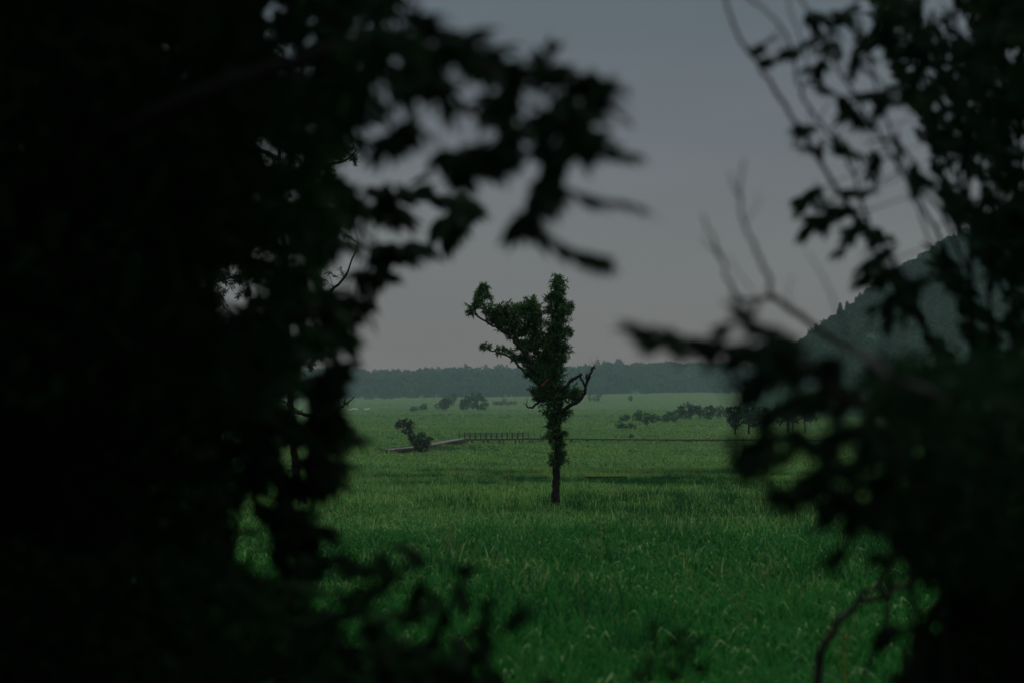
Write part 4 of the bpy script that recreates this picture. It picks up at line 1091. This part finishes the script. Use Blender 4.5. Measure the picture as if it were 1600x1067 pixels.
# ---- right: many stemmed tree
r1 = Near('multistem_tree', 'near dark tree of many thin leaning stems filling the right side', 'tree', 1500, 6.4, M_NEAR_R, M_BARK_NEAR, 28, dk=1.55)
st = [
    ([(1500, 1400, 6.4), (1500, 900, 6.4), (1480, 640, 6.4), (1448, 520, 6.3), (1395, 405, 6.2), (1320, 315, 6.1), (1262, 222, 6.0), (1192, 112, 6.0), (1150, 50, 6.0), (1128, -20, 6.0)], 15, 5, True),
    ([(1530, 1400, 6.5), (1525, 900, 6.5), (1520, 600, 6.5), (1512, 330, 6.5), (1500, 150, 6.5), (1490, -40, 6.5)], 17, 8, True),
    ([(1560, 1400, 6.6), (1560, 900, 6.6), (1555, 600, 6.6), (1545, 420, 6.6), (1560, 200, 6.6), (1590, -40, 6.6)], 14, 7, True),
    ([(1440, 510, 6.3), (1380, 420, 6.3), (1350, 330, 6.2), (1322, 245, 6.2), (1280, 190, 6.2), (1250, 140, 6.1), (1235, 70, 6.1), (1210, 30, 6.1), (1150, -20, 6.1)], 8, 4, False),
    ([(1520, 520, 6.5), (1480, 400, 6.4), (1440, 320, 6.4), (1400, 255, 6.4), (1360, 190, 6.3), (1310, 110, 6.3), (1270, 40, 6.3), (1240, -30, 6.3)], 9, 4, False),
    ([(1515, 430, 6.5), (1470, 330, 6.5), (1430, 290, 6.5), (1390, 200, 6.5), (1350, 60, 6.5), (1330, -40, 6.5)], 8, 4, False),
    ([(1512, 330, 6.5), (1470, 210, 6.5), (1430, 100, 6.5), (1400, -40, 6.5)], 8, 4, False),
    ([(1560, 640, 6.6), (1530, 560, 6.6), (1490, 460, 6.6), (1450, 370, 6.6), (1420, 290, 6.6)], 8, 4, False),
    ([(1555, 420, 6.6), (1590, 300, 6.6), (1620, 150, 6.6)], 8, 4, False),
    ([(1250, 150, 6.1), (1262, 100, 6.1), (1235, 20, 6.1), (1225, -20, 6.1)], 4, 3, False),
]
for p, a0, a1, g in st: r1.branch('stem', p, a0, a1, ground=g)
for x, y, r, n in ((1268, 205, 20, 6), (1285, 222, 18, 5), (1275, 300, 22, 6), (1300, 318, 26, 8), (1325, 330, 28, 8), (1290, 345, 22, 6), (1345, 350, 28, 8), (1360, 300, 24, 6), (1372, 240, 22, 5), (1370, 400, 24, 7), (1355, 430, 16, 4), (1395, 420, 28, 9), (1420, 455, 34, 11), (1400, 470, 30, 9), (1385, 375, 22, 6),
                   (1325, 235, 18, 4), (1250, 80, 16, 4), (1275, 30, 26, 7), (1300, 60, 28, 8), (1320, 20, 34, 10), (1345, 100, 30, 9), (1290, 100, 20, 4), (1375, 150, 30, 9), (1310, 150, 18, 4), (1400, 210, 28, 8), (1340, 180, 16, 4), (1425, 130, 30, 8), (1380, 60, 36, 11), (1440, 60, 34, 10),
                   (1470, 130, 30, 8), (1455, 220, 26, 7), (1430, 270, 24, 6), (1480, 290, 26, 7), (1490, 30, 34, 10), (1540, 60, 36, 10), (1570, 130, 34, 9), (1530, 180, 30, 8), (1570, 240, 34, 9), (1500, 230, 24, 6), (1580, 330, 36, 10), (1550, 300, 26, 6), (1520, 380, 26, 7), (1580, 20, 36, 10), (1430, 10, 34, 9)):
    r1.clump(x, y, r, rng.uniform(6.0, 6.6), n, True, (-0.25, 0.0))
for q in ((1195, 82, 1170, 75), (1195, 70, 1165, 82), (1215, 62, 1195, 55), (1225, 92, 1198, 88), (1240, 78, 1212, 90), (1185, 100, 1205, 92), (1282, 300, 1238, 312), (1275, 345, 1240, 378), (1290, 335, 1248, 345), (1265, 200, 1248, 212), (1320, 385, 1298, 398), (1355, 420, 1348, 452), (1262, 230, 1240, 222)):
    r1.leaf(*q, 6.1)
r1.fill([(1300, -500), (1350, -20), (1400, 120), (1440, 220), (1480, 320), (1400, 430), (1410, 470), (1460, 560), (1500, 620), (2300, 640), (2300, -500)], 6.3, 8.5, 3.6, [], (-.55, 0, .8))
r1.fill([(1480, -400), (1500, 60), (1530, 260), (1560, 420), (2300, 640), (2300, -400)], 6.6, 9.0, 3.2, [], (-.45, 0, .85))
r1.crown((3.2, -1.5, 4.6), (4.5, 5.5, 3.0), 26000, 0.14)  # out of view, added behind the camera to darken the right leaves
r1.crown((3.4, 6.0, 5.8), (3.8, 4.2, 1.9), 5500, 0.12)  # unseen overhead leaves, added to keep sky light off the stems
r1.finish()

# ---- right middle: leafy branch reaching left over the meadow
r2 = Near('leafy_shrub', 'near shrub on the right with a long leafy branch reaching towards the lone tree', 'shrub', 1430, 5.9, M_NEAR_R, M_BARK_NEAR, 36, dk=1.1)
r2.branch('stem', [(1430, 1400, 5.9), (1430, 1000, 5.9), (1410, 800, 5.9), (1380, 680, 5.8), (1310, 615, 5.7), (1230, 570, 5.6), (1150, 545, 5.5), (1080, 530, 5.5), (1020, 515, 5.5)], 13, 3, ground=True)
r2.branch('stem', [(1480, 1400, 6.0), (1475, 1000, 6.0), (1450, 800, 6.0), (1400, 700, 6.0), (1300, 690, 5.9), (1210, 690, 5.8), (1160, 690, 5.8)], 12, 3, ground=True)
r2.branch('branch', [(1420, 840, 5.9), (1370, 790, 5.8), (1300, 770, 5.8), (1240, 775, 5.8)], 8, 3)
r2.branch('branch', [(1310, 615, 5.7), (1260, 560, 5.6), (1235, 535, 5.6), (1190, 515, 5.6)], 6, 3)
for x, y, r, n in ((1045, 525, 24, 7), (1062, 545, 16, 4), (1130, 520, 26, 9), (1175, 515, 26, 9), (1115, 550, 28, 8), (1160, 545, 30, 11), (1205, 545, 30, 11), (1240, 540, 28, 9), (1200, 580, 32, 11), (1250, 590, 34, 12), (1300, 570, 34, 10), (1280, 625, 34, 12), (1330, 620, 36, 12), (1230, 640, 30, 7), (1180, 625, 20, 4),
                   (1165, 690, 28, 8), (1200, 680, 28, 7), (1250, 680, 32, 9), (1300, 680, 36, 12), (1350, 670, 36, 12), (1290, 725, 24, 6), (1340, 720, 30, 9), (1235, 775, 22, 7), (1265, 768, 22, 7), (1300, 775, 24, 7), (1340, 790, 28, 8), (1380, 750, 34, 11), (1390, 810, 30, 9), (1320, 860, 18, 4), (1300, 875, 12, 2), (1390, 870, 28, 7), (1215, 640, 20, 4)):
    r2.clump(x, y, r, rng.uniform(5.4, 6.0), int(n * 1.3), True, (-0.3, 0.1))
for q in ((1020, 520, 968, 508), (1035, 530, 985, 540), (1040, 515, 1000, 505), (1075, 540, 1050, 555), (1150, 690, 1130, 700), (1150, 680, 1128, 682), (1180, 700, 1150, 715), (1250, 770, 1216, 772), (1250, 780, 1225, 790)):
    r2.leaf(*q, 5.5)
r2.fill([(1370, 560), (2300, 560), (2300, 900), (1420, 900), (1430, 830), (1390, 770), (1360, 700), (1350, 620)], 5.8, 8.8, 7.5, [(1515, 712, 7), (1600, 640, 8)])
r2.finish()

# ---- right bottom: bush
r3 = Near('leafy_bush', 'near dark bush at the bottom right behind the dead branch', 'bush', 1540, 7.2, M_NEAR, M_BARK_NEAR, 42)
r3.branch('stem', [(1540, 1400, 7.2), (1520, 1100, 7.2), (1480, 960, 7.2), (1450, 880, 7.2)], 10, 3, ground=True)
r3.branch('stem', [(1600, 1400, 7.2), (1590, 1100, 7.2), (1570, 900, 7.2)], 10, 3, ground=True)
r3.branch('stem', [(1480, 1400, 7.4), (1450, 1150, 7.4), (1420, 1020, 7.4), (1390, 960, 7.4)], 9, 3, ground=True)
for x, y, r, n in ((1455, 890, 28, 8), (1480, 930, 28, 8), (1450, 960, 26, 5), (1500, 970, 30, 9), (1470, 1010, 30, 8), (1440, 1040, 28, 7), (1500, 900, 30, 9), (1400, 980, 20, 3), (1480, 1050, 30, 8), (1430, 850, 24, 6), (1460, 790, 30, 8), (1410, 1060, 22, 4)):
    r3.clump(x, y, r, rng.uniform(7.0, 7.6), n, True, (-0.15, -0.1))
r3.fill([(1440, 840), (2300, 840), (2300, 1400), (1380, 1400), (1430, 1075), (1490, 1010), (1475, 940)], 7.2, 9.5, 7.5, [(1500, 1010, 9), (1515, 1030, 8), (1470, 955, 8)])
r3.finish()

# ---- grey leafless shrub, close and soft
g = Near('bare_shrub', 'leafless grey shrub with forked twigs blurred against the sky', 'shrub', 1780, 8.0, M_NEAR_R, M_GREYTWIG, 40)
g.branch('stem', [(1800, 1500, 8.0), (1760, 1000, 8.0), (1660, 760, 8.0), (1500, 640, 8.0), (1400, 590, 5.3), (1335, 550, 8.0), (1270, 508, 8.0), (1218, 472, 8.0), (1200, 463, 8.0)], 17, 9, ground=True)
g.branch('twig', [(1202, 464, 8.0), (1162, 468, 8.0), (1142, 446, 8.0), (1128, 405, 8.0), (1112, 370, 8.0), (1098, 335, 8.0)], 7.5, 3)
g.branch('twig', [(1206, 466, 8.0), (1198, 425, 8.0), (1178, 385, 8.0), (1162, 345, 8.0), (1156, 305, 8.0), (1162, 250, 8.0)], 7.5, 3)
g.branch('twig', [(1156, 310, 8.0), (1146, 285, 8.0), (1138, 268, 8.0)], 3.5, 2)
g.branch('twig', [(1128, 405, 8.0), (1108, 385, 8.0), (1098, 372, 8.0)], 3.5, 2)
g.branch('twig', [(1335, 550, 8.0), (1312, 500, 8.0), (1290, 440, 8.0), (1262, 395, 8.0)], 4, 1.8)
g.branch('twig', [(1165, 350, 8.0), (1180, 325, 8.0), (1188, 305, 8.0)], 2.2, 1.2)
g.branch('twig', [(1175, 452, 8.0), (1150, 420, 8.0), (1140, 398, 8.0)], 2.5, 1.3)
g.branch('twig', [(1238, 486, 8.0), (1232, 455, 8.0), (1240, 430, 8.0)], 2.2, 1.2)
g.finish()

# ---- weathered dead branch at the bottom right
h = Near('dead_branch', 'weathered forked dead branch rising from the grass at the bottom right', 'branch', 1277, 12, M_NEAR, M_DEADWOOD, 40)
h.branch('stem', [(1272, 1190, 12), (1277, 1067, 12), (1284, 1015, 12), (1300, 985, 12.0), (1320, 960, 12.0), (1346, 941, 12.1), (1380, 930, 12.1), (1410, 914, 12.2), (1440, 901, 12.2), (1480, 904, 12.2), (1530, 880, 12.3)], 24, 10, ground=True)
h.branch('fork', [(1328, 956, 12), (1336, 935, 12), (1350, 922, 12), (1368, 916, 12), (1380, 931, 12.05)], 15, 10)
h.branch('twig', [(1368, 917, 12), (1376, 903, 12), (1380, 888, 12), (1376, 872, 12)], 11, 4)
h.branch('twig', [(1344, 928, 12), (1350, 914, 12)], 8, 4)
h.branch('twig', [(1440, 901, 12.2), (1470, 886, 12.2), (1490, 894, 12.2), (1520, 915, 12.2)], 10, 6)
h.branch('limb', [(1392, 928, 12.1), (1386, 955, 12.1), (1380, 985, 12.1), (1372, 1010, 12.2), (1350, 1060, 12.2)], 14, 8)
h.finish()
h2 = Near('dead_branch', 'short pale stub of dead wood leaning beside the bottom right bush', 'branch', 1412, 11, M_NEAR, M_DEADWOOD, 40)
h2.branch('stem', [(1405, 1190, 11), (1412, 1052, 11), (1420, 1015, 11), (1440, 985, 11), (1460, 965, 11), (1475, 948, 11)], 15, 7, ground=True)
h2.finish()

# ---- weeds at the bottom edge
for (bx, d, top, lab) in ((1010, 7.5, 950, 'thin reddish blurred weed stalk at the bottom edge'), (1060, 8.0, 985, 'leafy blurred weed stalk beside the reddish one at the bottom edge')):
    wv = Near('weed', lab, 'weed', bx, d, M_NEAR, bark_mat('red_stalk', (.03, .014, .012), (.06, .03, .024), 60), 16, 'weeds at the bottom edge')
    wv.branch('stalk', [(bx - 8, 1300, d), (bx, 1067, d), (bx + 8, 1000, d), (bx + 14, top, d)], 6, 2, ground=True)
    wv.branch('stalk', [(bx, 1067, d), (bx + 22, 1020, d), (bx + 40, 995, d)], 4, 2)
    for q in ((bx + 4, 1030), (bx + 20, 1010), (bx + 10, 985), (bx + 36, 1000), (bx + 30, 1050), (bx - 6, 1055)): wv.clump(q[0], q[1], 6, d, 1, True, (0.1, -0.2))
    wv.finish()

# ------------------------------------------------------------------ haze over the plain
hm, hnt, hout = new_mat('haze')
pv = hnt.nodes.new('ShaderNodeVolumePrincipled')
pv.inputs['Color'].default_value = (0.66, 0.93, 0.94, 1)
pv.inputs['Density'].default_value = 0.00012
pv.inputs['Anisotropy'].default_value = 0.2
hnt.links.new(pv.outputs[0], hout.inputs['Volume'])
hb = box_mesh('haze', [((200, 1750, 116), (1, 0), 3200, 1950, 126)], hm)
obj('haze', hb, kind='stuff', label='thin pale haze over the plain')
